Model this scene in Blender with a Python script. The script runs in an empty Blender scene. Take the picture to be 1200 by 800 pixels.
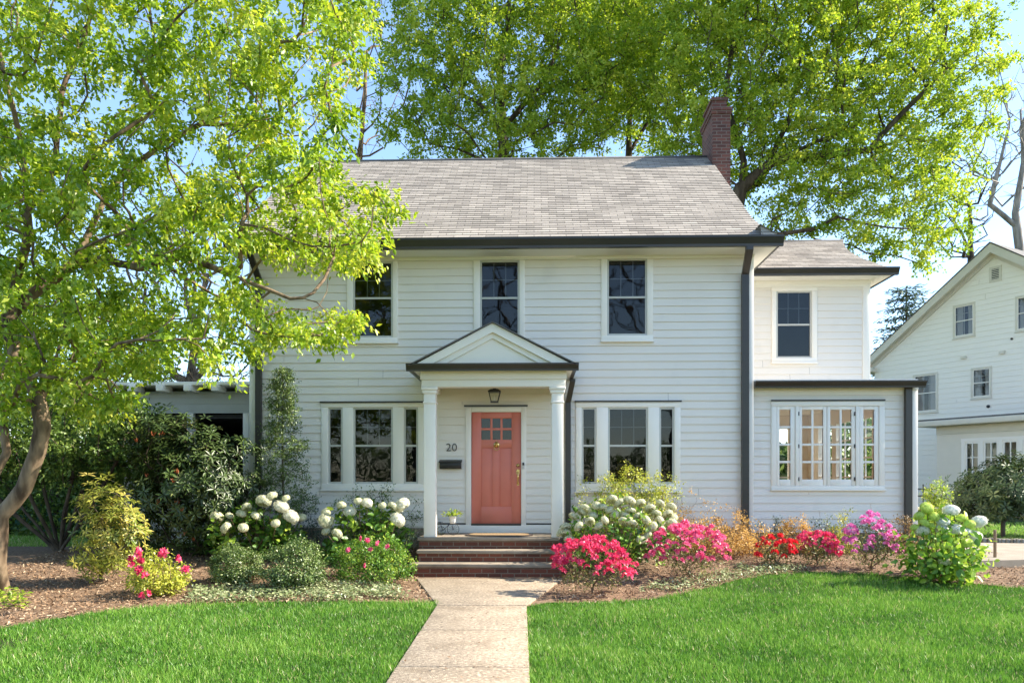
import bpy, math, random
import numpy as np
from mathutils import Vector, Matrix
random.seed(7)
RNG = np.random.default_rng(11)
SC = bpy.context.scene
COL = SC.collection
R = math.radians
# ---------------------------------------------------------------- camera
F = 880.0; YAW = R(1.7); CAM = (0.0, -14.0, 1.6); PX, PY = 600.0, 562.0
cs, sn = math.cos(YAW), math.sin(YAW)
def ray(px, py):
    u = (px - PX) / F; v = (PY - py) / F
    return (u * cs - sn, u * sn + cs, v)
def at(px, py, Y):
    r = ray(px, py); t = (Y - CAM[1]) / r[1]
    return (CAM[0] + r[0] * t, Y, CAM[2] + r[2] * t)
def atd(px, py, d):
    r = ray(px, py)
    return (CAM[0] + r[0] * d, CAM[1] + r[1] * d, CAM[2] + r[2] * d)
def X(px, Y=0.0): return at(px, PY, Y)[0]
def Zx(px, py, Y=0.0): return at(px, py, Y)[2]
def sstep(a, b, v):
    t = min(1, max(0, (v - a) / (b - a))); return t * t * (3 - 2 * t)
def gz(x, y):
    h = 0.30 * sstep(-4.2, -0.5, y)
    if y < 0.5: h *= 1 - (1 - sstep(1.5, 2.6, abs(x + 0.9))) * (1 - sstep(-1.2, -0.5, y))
    return h
def ground_at(px, py):
    r = ray(px, py); t = 3.0
    while t < 120:
        p = (r[0] * t, CAM[1] + r[1] * t, CAM[2] + r[2] * t)
        if p[2] <= gz(p[0], p[1]): return (p[0], p[1], gz(p[0], p[1]))
        t += 0.02
    return (r[0] * t, CAM[1] + r[1] * t, 0.3)
cam = bpy.data.cameras.new("camera"); co = bpy.data.objects.new("camera", cam); COL.objects.link(co)
co.location = CAM; co.rotation_euler = (R(90), 0, YAW)
cam.sensor_width = 36; cam.lens = F / 1200 * 36; cam.shift_x = 0; cam.shift_y = 162 / 1200.0
cam.clip_end = 2000; cam.clip_start = 0.1
SC.camera = co
# ---------------------------------------------------------------- materials
def newmat(name):
    m = bpy.data.materials.new(name); m.use_nodes = True
    nt = m.node_tree; nt.nodes.clear()
    out = nt.nodes.new('ShaderNodeOutputMaterial')
    return m, nt, out
def N(nt, t, **k):
    n = nt.nodes.new(t)
    for a, b in k.items():
        if a.startswith('i_'): n.inputs[a[2:].replace('_', ' ')].default_value = b
        else: setattr(n, a, b)
    return n
def c4(c): return (c[0], c[1], c[2], 1)
def paint(name, col, rough=0.5, var=0.06, scale=3.0, bump=0.0, bscale=60, spec=0.5, metal=0.0, dirt=None):
    m, nt, out = newmat(name); L = nt.links.new
    b = N(nt, 'ShaderNodeBsdfPrincipled'); b.inputs['Roughness'].default_value = rough
    b.inputs['Metallic'].default_value = metal; b.inputs['Specular IOR Level'].default_value = spec
    g = N(nt, 'ShaderNodeNewGeometry')
    n = N(nt, 'ShaderNodeTexNoise'); n.inputs['Scale'].default_value = scale; n.inputs['Detail'].default_value = 6
    L(g.outputs['Position'], n.inputs['Vector'])
    r = N(nt, 'ShaderNodeValToRGB')
    r.color_ramp.elements[0].position = 0.3; r.color_ramp.elements[1].position = 0.72
    r.color_ramp.elements[0].color = c4([c * (1 - var) for c in col]); r.color_ramp.elements[1].color = c4([min(1, c * (1 + var)) for c in col])
    L(n.outputs['Fac'], r.inputs['Fac'])
    last = r.outputs['Color']
    if dirt:
        n2 = N(nt, 'ShaderNodeTexNoise'); n2.inputs['Scale'].default_value = dirt[1]; n2.inputs['Detail'].default_value = 8
        L(g.outputs['Position'], n2.inputs['Vector'])
        r2 = N(nt, 'ShaderNodeValToRGB'); r2.color_ramp.elements[0].position = dirt[2]; r2.color_ramp.elements[1].position = dirt[2] + 0.2
        L(n2.outputs['Fac'], r2.inputs['Fac'])
        mx = N(nt, 'ShaderNodeMix', data_type='RGBA'); L(r2.outputs['Color'], mx.inputs[0]); L(last, mx.inputs[6]); mx.inputs[7].default_value = c4(dirt[0])
        last = mx.outputs[2]
    L(last, b.inputs['Base Color'])
    if bump:
        nb = N(nt, 'ShaderNodeTexNoise'); nb.inputs['Scale'].default_value = bscale; nb.inputs['Detail'].default_value = 5
        L(g.outputs['Position'], nb.inputs['Vector'])
        bp = N(nt, 'ShaderNodeBump'); bp.inputs['Strength'].default_value = bump; bp.inputs['Distance'].default_value = 0.01
        L(nb.outputs['Fac'], bp.inputs['Height']); L(bp.outputs[0], b.inputs['Normal'])
    L(b.outputs[0], out.inputs[0])
    return m
def brickmat(name, c1, c2, cm, bw, bh, mortar, rough=0.8, bump=0.5, patch=None, wear=None):
    m, nt, out = newmat(name); L = nt.links.new
    b = N(nt, 'ShaderNodeBsdfPrincipled'); b.inputs['Roughness'].default_value = rough; b.inputs['Specular IOR Level'].default_value = 0.25
    uv = N(nt, 'ShaderNodeUVMap'); uv.uv_map = 'UVMap'
    nd = N(nt, 'ShaderNodeTexNoise'); nd.inputs['Scale'].default_value = 2.5
    L(uv.outputs[0], nd.inputs['Vector'])
    ad = N(nt, 'ShaderNodeMixRGB', blend_type='ADD'); ad.inputs[0].default_value = 0.012
    L(uv.outputs[0], ad.inputs[1]); L(nd.outputs['Color'], ad.inputs[2])
    t = N(nt, 'ShaderNodeTexBrick'); t.inputs['Scale'].default_value = 1
    t.inputs['Brick Width'].default_value = bw; t.inputs['Row Height'].default_value = bh; t.inputs['Mortar Size'].default_value = mortar
    t.inputs['Mortar Smooth'].default_value = 0.2; t.inputs['Bias'].default_value = 0
    t.inputs['Color1'].default_value = c4(c1); t.inputs['Color2'].default_value = c4(c2); t.inputs['Mortar'].default_value = c4(cm)
    L(ad.outputs[0], t.inputs['Vector'])
    last = t.outputs['Color']
    n = N(nt, 'ShaderNodeTexNoise'); n.inputs['Scale'].default_value = 1.3; n.inputs['Detail'].default_value = 6
    L(uv.outputs[0], n.inputs['Vector'])
    mp = N(nt, 'ShaderNodeMapRange'); mp.inputs[1].default_value = 0.3; mp.inputs[2].default_value = 0.7; mp.inputs[3].default_value = 0.88; mp.inputs[4].default_value = 1.10
    L(n.outputs['Fac'], mp.inputs[0])
    mu = N(nt, 'ShaderNodeVectorMath', operation='SCALE'); L(last, mu.inputs[0]); L(mp.outputs[0], mu.inputs['Scale'])
    n3 = N(nt, 'ShaderNodeTexNoise'); n3.inputs['Scale'].default_value = 90; n3.inputs['Detail'].default_value = 4
    L(uv.outputs[0], n3.inputs['Vector'])
    mp3 = N(nt, 'ShaderNodeMapRange'); mp3.inputs[1].default_value = 0.3; mp3.inputs[2].default_value = 0.7; mp3.inputs[3].default_value = 0.75; mp3.inputs[4].default_value = 1.25
    L(n3.outputs['Fac'], mp3.inputs[0])
    mu2 = N(nt, 'ShaderNodeVectorMath', operation='SCALE'); L(mu.outputs[0], mu2.inputs[0]); L(mp3.outputs[0], mu2.inputs['Scale'])
    L(mu2.outputs[0], b.inputs['Base Color'])
    bp = N(nt, 'ShaderNodeBump', invert=True); bp.inputs['Strength'].default_value = bump; bp.inputs['Distance'].default_value = 0.01
    L(t.outputs['Fac'], bp.inputs['Height']); L(bp.outputs[0], b.inputs['Normal'])
    L(b.outputs[0], out.inputs[0]); return m
def leafmat(name, cols, trans=0.45, gloss=0.05, rough=0.4, tcol=None):
    """cols: list of (pos,colour) over the per-leaf attribute 'tint'."""
    m, nt, out = newmat(name); L = nt.links.new
    a = N(nt, 'ShaderNodeAttribute', attribute_name='tint')
    r = N(nt, 'ShaderNodeValToRGB'); els = r.color_ramp.elements
    els[0].position = cols[0][0]; els[0].color = c4(cols[0][1]); els[1].position = cols[-1][0]; els[1].color = c4(cols[-1][1])
    for p, c in cols[1:-1]:
        e = els.new(p); e.color = c4(c)
    L(a.outputs['Fac'], r.inputs['Fac'])
    d = N(nt, 'ShaderNodeBsdfDiffuse'); L(r.outputs[0], d.inputs[0])
    t = N(nt, 'ShaderNodeBsdfTranslucent')
    if tcol:
        mx = N(nt, 'ShaderNodeMixRGB', blend_type='MULTIPLY'); mx.inputs[0].default_value = 1; L(r.outputs[0], mx.inputs[1]); mx.inputs[2].default_value = c4(tcol)
        L(mx.outputs[0], t.inputs[0])
    else: L(r.outputs[0], t.inputs[0])
    m1 = N(nt, 'ShaderNodeMixShader'); m1.inputs[0].default_value = trans; L(d.outputs[0], m1.inputs[1]); L(t.outputs[0], m1.inputs[2])
    g = N(nt, 'ShaderNodeBsdfGlossy'); g.inputs['Roughness'].default_value = rough; g.inputs[0].default_value = (1, 1, 1, 1)
    m2 = N(nt, 'ShaderNodeMixShader'); m2.inputs[0].default_value = gloss; L(m1.outputs[0], m2.inputs[1]); L(g.outputs[0], m2.inputs[2])
    L(m2.outputs[0], out.inputs[0]); return m
def glassmat(name, tint=(0.9, 0.93, 0.93), ior=1.6, wav=0.0):
    m, nt, out = newmat(name); L = nt.links.new
    t = N(nt, 'ShaderNodeBsdfTransparent'); t.inputs[0].default_value = c4(tint)
    g = N(nt, 'ShaderNodeBsdfGlossy'); g.inputs['Roughness'].default_value = 0.02; g.inputs[0].default_value = (1, 1, 1, 1)
    f = N(nt, 'ShaderNodeFresnel'); f.inputs[0].default_value = ior
    ge = N(nt, 'ShaderNodeNewGeometry'); n = N(nt, 'ShaderNodeTexNoise'); n.inputs['Scale'].default_value = 3.0; n.inputs['Detail'].default_value = 1
    L(ge.outputs['Position'], n.inputs['Vector'])
    bp = N(nt, 'ShaderNodeBump'); bp.inputs['Strength'].default_value = wav; bp.inputs['Distance'].default_value = 0.02
    L(n.outputs['Fac'], bp.inputs['Height']); L(bp.outputs[0], g.inputs['Normal'])
    mx = N(nt, 'ShaderNodeMixShader'); L(f.outputs[0], mx.inputs[0]); L(t.outputs[0], mx.inputs[1]); L(g.outputs[0], mx.inputs[2])
    L(mx.outputs[0], out.inputs[0]); return m
M = {}
M['siding'] = paint('siding paint', (0.765, 0.71, 0.64), 0.55, 0.03, 1.2, 0.05, 30)
M['trim'] = paint('white trim paint', (0.84, 0.79, 0.715), 0.45, 0.02, 2)
M['cream'] = paint('warm white trim', (0.82, 0.785, 0.72), 0.5, 0.02, 2)
M['sash'] = paint('sash', (0.50, 0.49, 0.45), 0.5, 0.03)
M['muntin'] = paint('muntin', (0.20, 0.20, 0.195), 0.5, 0.03)
M['gutter'] = paint('bronze gutter', (0.035, 0.030, 0.026), 0.35, 0.15, 2, 0, 10, 0.5)
M['shingle'] = brickmat('roof shingles', (0.40, 0.36, 0.315), (0.24, 0.215, 0.19), (0.15, 0.135, 0.12), 0.29, 0.12, 0.006, 0.95, 0.6)
M['ridge'] = paint('ridge cap', (0.12, 0.115, 0.11), 0.9, 0.2, 6)
M['brick'] = brickmat('step brick', (0.19, 0.062, 0.038), (0.115, 0.045, 0.030), (0.20, 0.145, 0.105), 0.213, 0.078, 0.009, 0.85, 0.7)
M['chimbrick'] = brickmat('chimney brick', (0.17, 0.070, 0.055), (0.085, 0.042, 0.036), (0.17, 0.13, 0.11), 0.213, 0.075, 0.010, 0.9, 0.7)
M['stone'] = paint('bluestone tread', (0.27, 0.22, 0.165), 0.85, 0.2, 7, 0.4, 50)
M['concrete'] = paint('walk concrete', (0.33, 0.265, 0.195), 0.9, 0.22, 1.6, 1.0, 120, 0.3, 0, ((0.17, 0.13, 0.09), 34, 0.53))
def add_speck(m, col, scale, lo, hi, amt):
    nt = m.node_tree; b = [n for n in nt.nodes if n.type == 'BSDF_PRINCIPLED'][0]; src = b.inputs['Base Color'].links[0].from_socket
    g = nt.nodes.new('ShaderNodeNewGeometry'); n = nt.nodes.new('ShaderNodeTexNoise'); n.inputs['Scale'].default_value = scale; n.inputs['Detail'].default_value = 3
    nt.links.new(g.outputs['Position'], n.inputs['Vector']); r = nt.nodes.new('ShaderNodeMapRange'); r.inputs[1].default_value = lo; r.inputs[2].default_value = hi; r.inputs[4].default_value = amt
    nt.links.new(n.outputs['Fac'], r.inputs[0]); mx = nt.nodes.new('ShaderNodeMix'); mx.data_type = 'RGBA'; nt.links.new(r.outputs[0], mx.inputs[0]); nt.links.new(src, mx.inputs[6]); mx.inputs[7].default_value = (*col, 1)
    nt.links.new(mx.outputs[2], b.inputs['Base Color'])
add_speck(M['concrete'], (0.56, 0.46, 0.33), 26, .52, .66, .85)
add_speck(M['concrete'], (0.16, 0.115, 0.075), 31, .56, .68, .75)
add_speck(M['concrete'], (0.20, 0.15, 0.10), 3.0, .52, .75, .6)
add_speck(M['siding'], (0.50, 0.47, 0.42), 1.6, .60, .85, .35)
M['drive'] = paint('driveway concrete', (0.28, 0.24, 0.19), 0.9, 0.15, 3, 0.4, 90, 0.3)
M['door'] = paint('coral door', (0.64, 0.18, 0.125), 0.4, 0.04, 4)
M['brass'] = paint('brass', (0.75, 0.52, 0.20), 0.25, 0.1, 9, 0, 10, 0.5, 1.0)
M['black'] = paint('black metal', (0.02, 0.02, 0.021), 0.4, 0.2)
M['room_shade'] = paint('painted room shade', (0.045, 0.042, 0.04), 0.9, 0.1)  # near-black colour stands in for the shade of unlit rooms
M['room'] = paint('sunroom wall', (0.86, 0.80, 0.68), 0.8, 0.04)
M['woodfloor'] = paint('wood floor', (0.30, 0.17, 0.09), 0.5, 0.2, 8)
M['curtain'] = paint('curtain', (0.75, 0.74, 0.72), 0.9, 0.06, 20)
M['glass'] = glassmat('window glass', (0.70, 0.73, 0.75), 1.48, 0.07)
M['clearglass'] = glassmat('clear glass', (0.95, 0.96, 0.96), 1.45, 0.1)
M['mulch'] = paint('mulch', (0.19, 0.125, 0.08), 0.95, 0.5, 30, 1.0, 60, 0.2, 0, ((0.30, 0.21, 0.14), 45, 0.55))
M['soil'] = paint('lawn soil', (0.045, 0.065, 0.022), 0.95, 0.4, 12, 0.6, 60, 0.1)
M['nwall'] = paint('neighbour siding', (0.87, 0.82, 0.745), 0.55, 0.015, 1)
M['ntrim'] = paint('neighbour trim', (0.66, 0.61, 0.52), 0.5, 0.03)
M['ncream'] = paint('neighbour cream', (0.72, 0.66, 0.55), 0.5, 0.03)
M['porchgrey'] = paint('porch grey paint', (0.42, 0.42, 0.40), 0.6, 0.06)
M['kerbstone'] = brickmat('kerb setts', (0.36, 0.32, 0.27), (0.24, 0.22, 0.19), (0.12, 0.10, 0.08), 0.25, 0.3, 0.02, 0.9, 0.8)
M['mat'] = paint('coir mat', (0.30, 0.20, 0.10), 0.95, 0.25, 25, 0.8, 200)
M['matedge'] = paint('mat border', (0.05, 0.035, 0.03), 0.9, 0.2)
M['pot'] = paint('white pot', (0.75, 0.73, 0.68), 0.5, 0.06)
M['stake'] = paint('wooden stake', (0.30, 0.20, 0.12), 0.9, 0.2, 20)
M['green_fence'] = paint('green fence paint', (0.05, 0.16, 0.11), 0.7, 0.1)
M['plastic'] = paint('doorbell plastic', (0.55, 0.55, 0.56), 0.4, 0.03)
def bark(name, c1, c2, sc=14):
    m, nt, out = newmat(name); L = nt.links.new
    b = N(nt, 'ShaderNodeBsdfPrincipled'); b.inputs['Roughness'].default_value = 0.9; b.inputs['Specular IOR Level'].default_value = 0.2
    g = N(nt, 'ShaderNodeNewGeometry'); mp = N(nt, 'ShaderNodeMapping'); mp.inputs['Scale'].default_value = (1, 1, 0.25)
    L(g.outputs['Position'], mp.inputs[0])
    n = N(nt, 'ShaderNodeTexNoise'); n.inputs['Scale'].default_value = sc; n.inputs['Detail'].default_value = 8; L(mp.outputs[0], n.inputs['Vector'])
    r = N(nt, 'ShaderNodeValToRGB'); r.color_ramp.elements[0].position = 0.35; r.color_ramp.elements[1].position = 0.65
    r.color_ramp.elements[0].color = c4(c1); r.color_ramp.elements[1].color = c4(c2); L(n.outputs['Fac'], r.inputs[0]); L(r.outputs[0], b.inputs[0])
    bp = N(nt, 'ShaderNodeBump'); bp.inputs['Strength'].default_value = 0.7; bp.inputs['Distance'].default_value = 0.02
    L(n.outputs['Fac'], bp.inputs['Height']); L(bp.outputs[0], b.inputs['Normal']); L(b.outputs[0], out.inputs[0]); return m
M['bark'] = bark('bark', (0.075, 0.05, 0.032), (0.29, 0.21, 0.135), 9)
M['barkdark'] = bark('dark bark', (0.045, 0.035, 0.027), (0.12, 0.095, 0.07), 8)
M['barkgrey'] = bark('grey bark', (0.20, 0.175, 0.15), (0.42, 0.37, 0.32), 6)
M['twig'] = bark('twig bark', (0.10, 0.065, 0.04), (0.22, 0.15, 0.10), 30)
M['leaf_front'] = leafmat('spring leaves', [(0, (0.10, 0.20, 0.012)), (0.5, (0.27, 0.42, 0.025)), (1, (0.55, 0.60, 0.09))], 0.5, 0.03, 0.4, (1.25, 1.14, 0.62))
M['leaf_back'] = leafmat('maple leaves', [(0, (0.12, 0.22, 0.02)), (0.5, (0.29, 0.43, 0.035)), (1, (0.55, 0.62, 0.11))], 0.5, 0.02, 0.5, (1.25, 1.14, 0.62))
M['leaf_yew'] = leafmat('evergreen leaves', [(0, (0.04, 0.085, 0.015)), (0.6, (0.12, 0.20, 0.035)), (1, (0.28, 0.36, 0.08))], 0.35, 0.025, 0.4)
M['leaf_rhodo'] = leafmat('rhododendron leaves', [(0, (0.035, 0.06, 0.015)), (0.7, (0.08, 0.125, 0.03)), (1, (0.24, 0.27, 0.09))], 0.15, 0.04, 0.4)
M['leaf_gold'] = leafmat('yellowing rhododendron leaves', [(0, (0.13, 0.20, 0.03)), (0.5, (0.42, 0.42, 0.07)), (1, (0.68, 0.55, 0.16))], 0.4, 0.03, 0.35)
M['leaf_box'] = leafmat('boxwood leaves', [(0, (0.04, 0.08, 0.015)), (0.6, (0.13, 0.20, 0.045)), (1, (0.44, 0.50, 0.22))], 0.25, 0.04, 0.35)
M['leaf_lime'] = leafmat('lime leaves', [(0, (0.11, 0.20, 0.02)), (0.5, (0.28, 0.40, 0.035)), (1, (0.58, 0.60, 0.10))], 0.45, 0.03)
M['leaf_hyd'] = leafmat('hydrangea leaves', [(0, (0.05, 0.13, 0.015)), (0.6, (0.13, 0.27, 0.03)), (1, (0.42, 0.52, 0.06))], 0.4, 0.03)
M['leaf_hyd2'] = leafmat('bright hydrangea leaves', [(0, (0.07, 0.17, 0.015)), (0.5, (0.19, 0.36, 0.03)), (1, (0.55, 0.66, 0.08))], 0.4, 0.03)
M['leaf_dry'] = leafmat('dry orange leaves', [(0, (0.26, 0.15, 0.06)), (0.5, (0.58, 0.35, 0.11)), (1, (0.82, 0.52, 0.13))], 0.4, 0.02)
M['leaf_var'] = leafmat('variegated leaves', [(0, (0.10, 0.16, 0.05)), (0.5, (0.28, 0.33, 0.14)), (1, (0.55, 0.56, 0.34))], 0.25, 0.05)
M['leaf_olive'] = leafmat('azalea leaves', [(0, (0.08, 0.10, 0.02)), (0.6, (0.19, 0.20, 0.06)), (1, (0.40, 0.36, 0.13))], 0.3, 0.03)
M['leaf_spruce'] = leafmat('spruce needles', [(0, (0.07, 0.11, 0.07)), (1, (0.20, 0.26, 0.17))], 0.2, 0.02)
M['leaf_juniper'] = leafmat('juniper needles', [(0, (0.03, 0.055, 0.03)), (1, (0.09, 0.14, 0.08))], 0.1, 0.05)
M['grass'] = leafmat('grass blades', [(0, (0.05, 0.14, 0.018)), (0.5, (0.13, 0.30, 0.03)), (0.93, (0.29, 0.45, 0.08)), (1, (0.55, 0.50, 0.25))], 0.4, 0.02, 0.4)
M['chips'] = leafmat('bark chips', [(0, (0.095, 0.055, 0.033)), (0.5, (0.28, 0.175, 0.105)), (1, (0.60, 0.46, 0.31))], 0.0, 0.01)
M['pink'] = leafmat('hot pink petals', [(0, (0.55, 0.015, 0.09)), (1, (0.88, 0.10, 0.22))], 0.35, 0.02)
M['rose'] = leafmat('rose petals', [(0, (0.62, 0.025, 0.14)), (1, (0.90, 0.20, 0.36))], 0.35, 0.02)
M['red'] = leafmat('red petals', [(0, (0.62, 0.008, 0.02)), (1, (0.85, 0.04, 0.06))], 0.35, 0.02)
M['magenta'] = leafmat('magenta petals', [(0, (0.60, 0.05, 0.32)), (1, (0.92, 0.32, 0.62))], 0.35, 0.02)
M['hwhite'] = leafmat('white florets', [(0, (0.45, 0.47, 0.27)), (1, (0.88, 0.85, 0.72))], 0.3, 0.02)
M['hpure'] = leafmat('pure white florets', [(0, (0.60, 0.62, 0.48)), (1, (0.92, 0.92, 0.88))], 0.3, 0.02)
M['leaf_yel'] = leafmat('yellow green leaves', [(0, (0.15, 0.20, 0.02)), (0.5, (0.42, 0.46, 0.05)), (1, (0.72, 0.66, 0.12))], 0.4, 0.03)
M['hcream'] = leafmat('cream florets', [(0, (0.38, 0.42, 0.18)), (1, (0.86, 0.82, 0.60))], 0.3, 0.02)
M['hlime'] = leafmat('lime florets', [(0, (0.36, 0.50, 0.08)), (1, (0.72, 0.84, 0.20))], 0.3, 0.02)
# ---------------------------------------------------------------- objects
WL = {}     # world location of every object (translations only)
def put(o, parent, loc):
    if parent is not None:
        o.parent = parent; pl = WL[parent.name]
        o.location = (loc[0] - pl[0], loc[1] - pl[1], loc[2] - pl[2])
    else: o.location = loc
    WL[o.name] = tuple(loc)
def tag(o, label=None, cat=None, group=None, kind=None):
    if label: o['label'] = label
    if cat: o['category'] = cat
    if group: o['group'] = group
    if kind: o['kind'] = kind
    return o
def thing(name, loc, label, cat, group=None):
    o = bpy.data.objects.new(name, None); o.empty_display_size = 0.2; COL.objects.link(o); put(o, None, loc)
    return tag(o, label, cat, group)
def mesh_np(name, V, loops, totals, mat, parent=None, tint=None, uv=None, smooth=False, origin=None):
    V = np.asarray(V, dtype=np.float64)
    if origin is None:
        lo, hi = V.min(0), V.max(0); origin = ((lo[0] + hi[0]) / 2, (lo[1] + hi[1]) / 2, lo[2])
    V = V - np.array(origin)
    me = bpy.data.meshes.new(name)
    me.vertices.add(len(V)); me.vertices.foreach_set('co', V.astype(np.float32).ravel())
    totals = np.asarray(totals, dtype=np.int32); loops = np.asarray(loops, dtype=np.int32)
    me.loops.add(len(loops)); me.loops.foreach_set('vertex_index', loops)
    st = np.concatenate([[0], np.cumsum(totals)[:-1]]).astype(np.int32)
    me.polygons.add(len(totals)); me.polygons.foreach_set('loop_start', st); me.polygons.foreach_set('loop_total', totals)
    if smooth: me.polygons.foreach_set('use_smooth', np.ones(len(totals), dtype=bool))
    me.update(calc_edges=True)
    if tint is not None:
        a = me.attributes.new('tint', 'FLOAT', 'FACE'); a.data.foreach_set('value', np.asarray(tint, dtype=np.float32))
    if uv is not None:
        l = me.uv_layers.new(name='UVMap'); l.data.foreach_set('uv', np.asarray(uv, dtype=np.float32).ravel())
    me.materials.append(mat)
    o = bpy.data.objects.new(name, me); COL.objects.link(o); put(o, parent, origin)
    return o
class MB:
    def __init__(s): s.v = []; s.f = []; s.uv = []
    def face(s, pts, uv=None):
        i = len(s.v); s.v += [tuple(p) for p in pts]; s.f.append(tuple(range(i, i + len(pts))))
        if uv is None:
            a = Vector(pts[1]) - Vector(pts[0]); b = Vector(pts[-1]) - Vector(pts[0]); n = a.cross(b)
            ax = max(range(3), key=lambda k: abs(n[k]))
            if ax == 2: uv = [(p[0], p[1]) for p in pts]
            elif ax == 1: uv = [(p[0], p[2]) for p in pts]
            else: uv = [(p[1], p[2]) for p in pts]
        s.uv += list(uv); return s
    def box(s, x0, x1, y0, y1, z0, z1):
        if x0 > x1: x0, x1 = x1, x0
        if y0 > y1: y0, y1 = y1, y0
        if z0 > z1: z0, z1 = z1, z0
        p = lambda a, b, c: (x1 if a else x0, y1 if b else y0, z1 if c else z0)
        for q in (((0,0,0),(1,0,0),(1,0,1),(0,0,1)), ((1,0,0),(1,1,0),(1,1,1),(1,0,1)), ((1,1,0),(0,1,0),(0,1,1),(1,1,1)),
                  ((0,1,0),(0,0,0),(0,0,1),(0,1,1)), ((0,0,1),(1,0,1),(1,1,1),(0,1,1)), ((0,1,0),(1,1,0),(1,0,0),(0,0,0))):
            s.face([p(*k) for k in q])
        return s
    def prism(s, poly, y0, y1):
        """poly in (x,z), counter-clockwise seen from -y; extruded y0..y1"""
        s.face([(x, y0, z) for x, z in poly]); s.face([(x, y1, z) for x, z in reversed(poly)])
        n = len(poly)
        for i in range(n):
            a, b = poly[i], poly[(i + 1) % n]
            s.face([(b[0], y0, b[1]), (a[0], y0, a[1]), (a[0], y1, a[1]), (b[0], y1, b[1])])
        return s
    def prismz(s, poly, z0, z1):
        s.face([(x, y, z1) for x, y in poly]); s.face([(x, y, z0) for x, y in reversed(poly)])
        n = len(poly)
        for i in range(n):
            a, b = poly[i], poly[(i + 1) % n]
            s.face([(a[0], a[1], z0), (b[0], b[1], z0), (b[0], b[1], z1), (a[0], a[1], z1)])
        return s
    def prismx(s, poly, x0, x1):
        """poly in (y,z)"""
        s.face([(x0, y, z) for y, z in poly]); s.face([(x1, y, z) for y, z in reversed(poly)])
        n = len(poly)
        for i in range(n):
            a, b = poly[i], poly[(i + 1) % n]
            s.face([(x0, b[0], b[1]), (x0, a[0], a[1]), (x1, a[0], a[1]), (x1, b[0], b[1])])
        return s
    def tube(s, pts, rad, n=8, cap=True):
        pts = [Vector(p) for p in pts]
        if not hasattr(rad, '__len__'): rad = [rad] * len(pts)
        base = len(s.v); up = None
        for i, p in enumerate(pts):
            d = (pts[min(i + 1, len(pts) - 1)] - pts[max(i - 1, 0)]);
            if d.length < 1e-9: d = Vector((0, 0, 1))
            d.normalize()
            if up is None: up = d.orthogonal().normalized()
            up = (up - d * up.dot(d)); up = up.normalized() if up.length > 1e-6 else d.orthogonal().normalized()
            w = d.cross(up)
            for k in range(n):
                a = 2 * math.pi * k / n
                s.v.append(tuple(p + (up * math.cos(a) + w * math.sin(a)) * rad[i]))
        for i in range(len(pts) - 1):
            for k in range(n):
                k2 = (k + 1) % n; a = base + i * n
                s.f.append((a + k, a + k2, a + n + k2, a + n + k)); s.uv += [(k / n, i), (k2 / n, i), (k2 / n, i + 1), (k / n, i + 1)]
        if cap:
            s.f.append(tuple(base + k for k in reversed(range(n)))); s.uv += [(0, 0)] * n
            s.f.append(tuple(base + (len(pts) - 1) * n + k for k in range(n))); s.uv += [(0, 0)] * n
        return s
    def lathe(s, c, prof, n=16):
        """prof: (r,z) bottom to top around vertical axis at c"""
        return s.tube([(c[0], c[1], c[2] + z) for r, z in prof], [max(r, 1e-4) for r, z in prof], n)
    def build(s, name, mat, parent=None, smooth=False, bevel=0, xf=None, tint=None):
        V = np.array(s.v)
        if xf is not None: V = np.array([xf(p) for p in s.v])
        lo = np.fromiter((i for f in s.f for i in f), dtype=np.int32)
        to = [len(f) for f in s.f]
        o = mesh_np(name, V, lo, to, mat, parent, uv=s.uv, smooth=smooth, tint=([tint] * len(to) if tint is not None else None))
        if bevel:
            import bmesh
            bm = bmesh.new(); bm.from_mesh(o.data); bmesh.ops.remove_doubles(bm, verts=bm.verts, dist=1e-5); bm.to_mesh(o.data); bm.free()
            b = o.modifiers.new('bevel', 'BEVEL'); b.width = bevel; b.segments = 2; b.limit_method = 'ANGLE'
        return o
def copy_to(o, parent, loc, scale=None, rz=None, name=None):
    c = o.copy(); COL.objects.link(c); put(c, parent, loc)
    if scale is not None: c.scale = (scale,) * 3 if not hasattr(scale, '__len__') else scale
    if rz is not None: c.rotation_euler = rz if hasattr(rz, '__len__') else (0, 0, rz)
    return c
# ---- vectorised instancer: one mesh out of many small copies
def nrm(a): return a / np.maximum(np.linalg.norm(a, axis=1, keepdims=True), 1e-9)
def inst(name, lv, lf, P, Xd, Nd, S, mat, parent=None, tint=None, origin=None, W=None):
    """lv local verts (along, across, up); Xd along dir, Nd normal"""
    lv = np.array(lv, dtype=np.float64); P = np.asarray(P); n = len(P)
    Xd = nrm(np.asarray(Xd)); Yd = nrm(np.cross(Nd, Xd)); Zd = np.cross(Xd, Yd)
    S = np.broadcast_to(np.asarray(S, dtype=np.float64), (n,))
    W = S if W is None else W
    V = P[:, None, :] + (lv[None, :, 0:1] * S[:, None, None]) * Xd[:, None, :] + (lv[None, :, 1:2] * W[:, None, None]) * Yd[:, None, :] + (lv[None, :, 2:3] * S[:, None, None]) * Zd[:, None, :]
    k = len(lv); V = V.reshape(-1, 3)
    fl = np.array([i for f in lf for i in f]); ft = np.array([len(f) for f in lf])
    loops = (fl[None, :] + (np.arange(n) * k)[:, None]).ravel(); tot = np.tile(ft, n)
    if tint is None: tint = RNG.random(n)
    t = np.repeat(tint, len(lf))
    return mesh_np(name, V, loops, tot, mat, parent, tint=t, origin=origin)
LEAF = ([(0, 0, 0), (0.42, -0.28, 0.07), (1, 0, -0.06), (0.42, 0.28, 0.07)], [(0, 1, 2), (0, 2, 3)])
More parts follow.
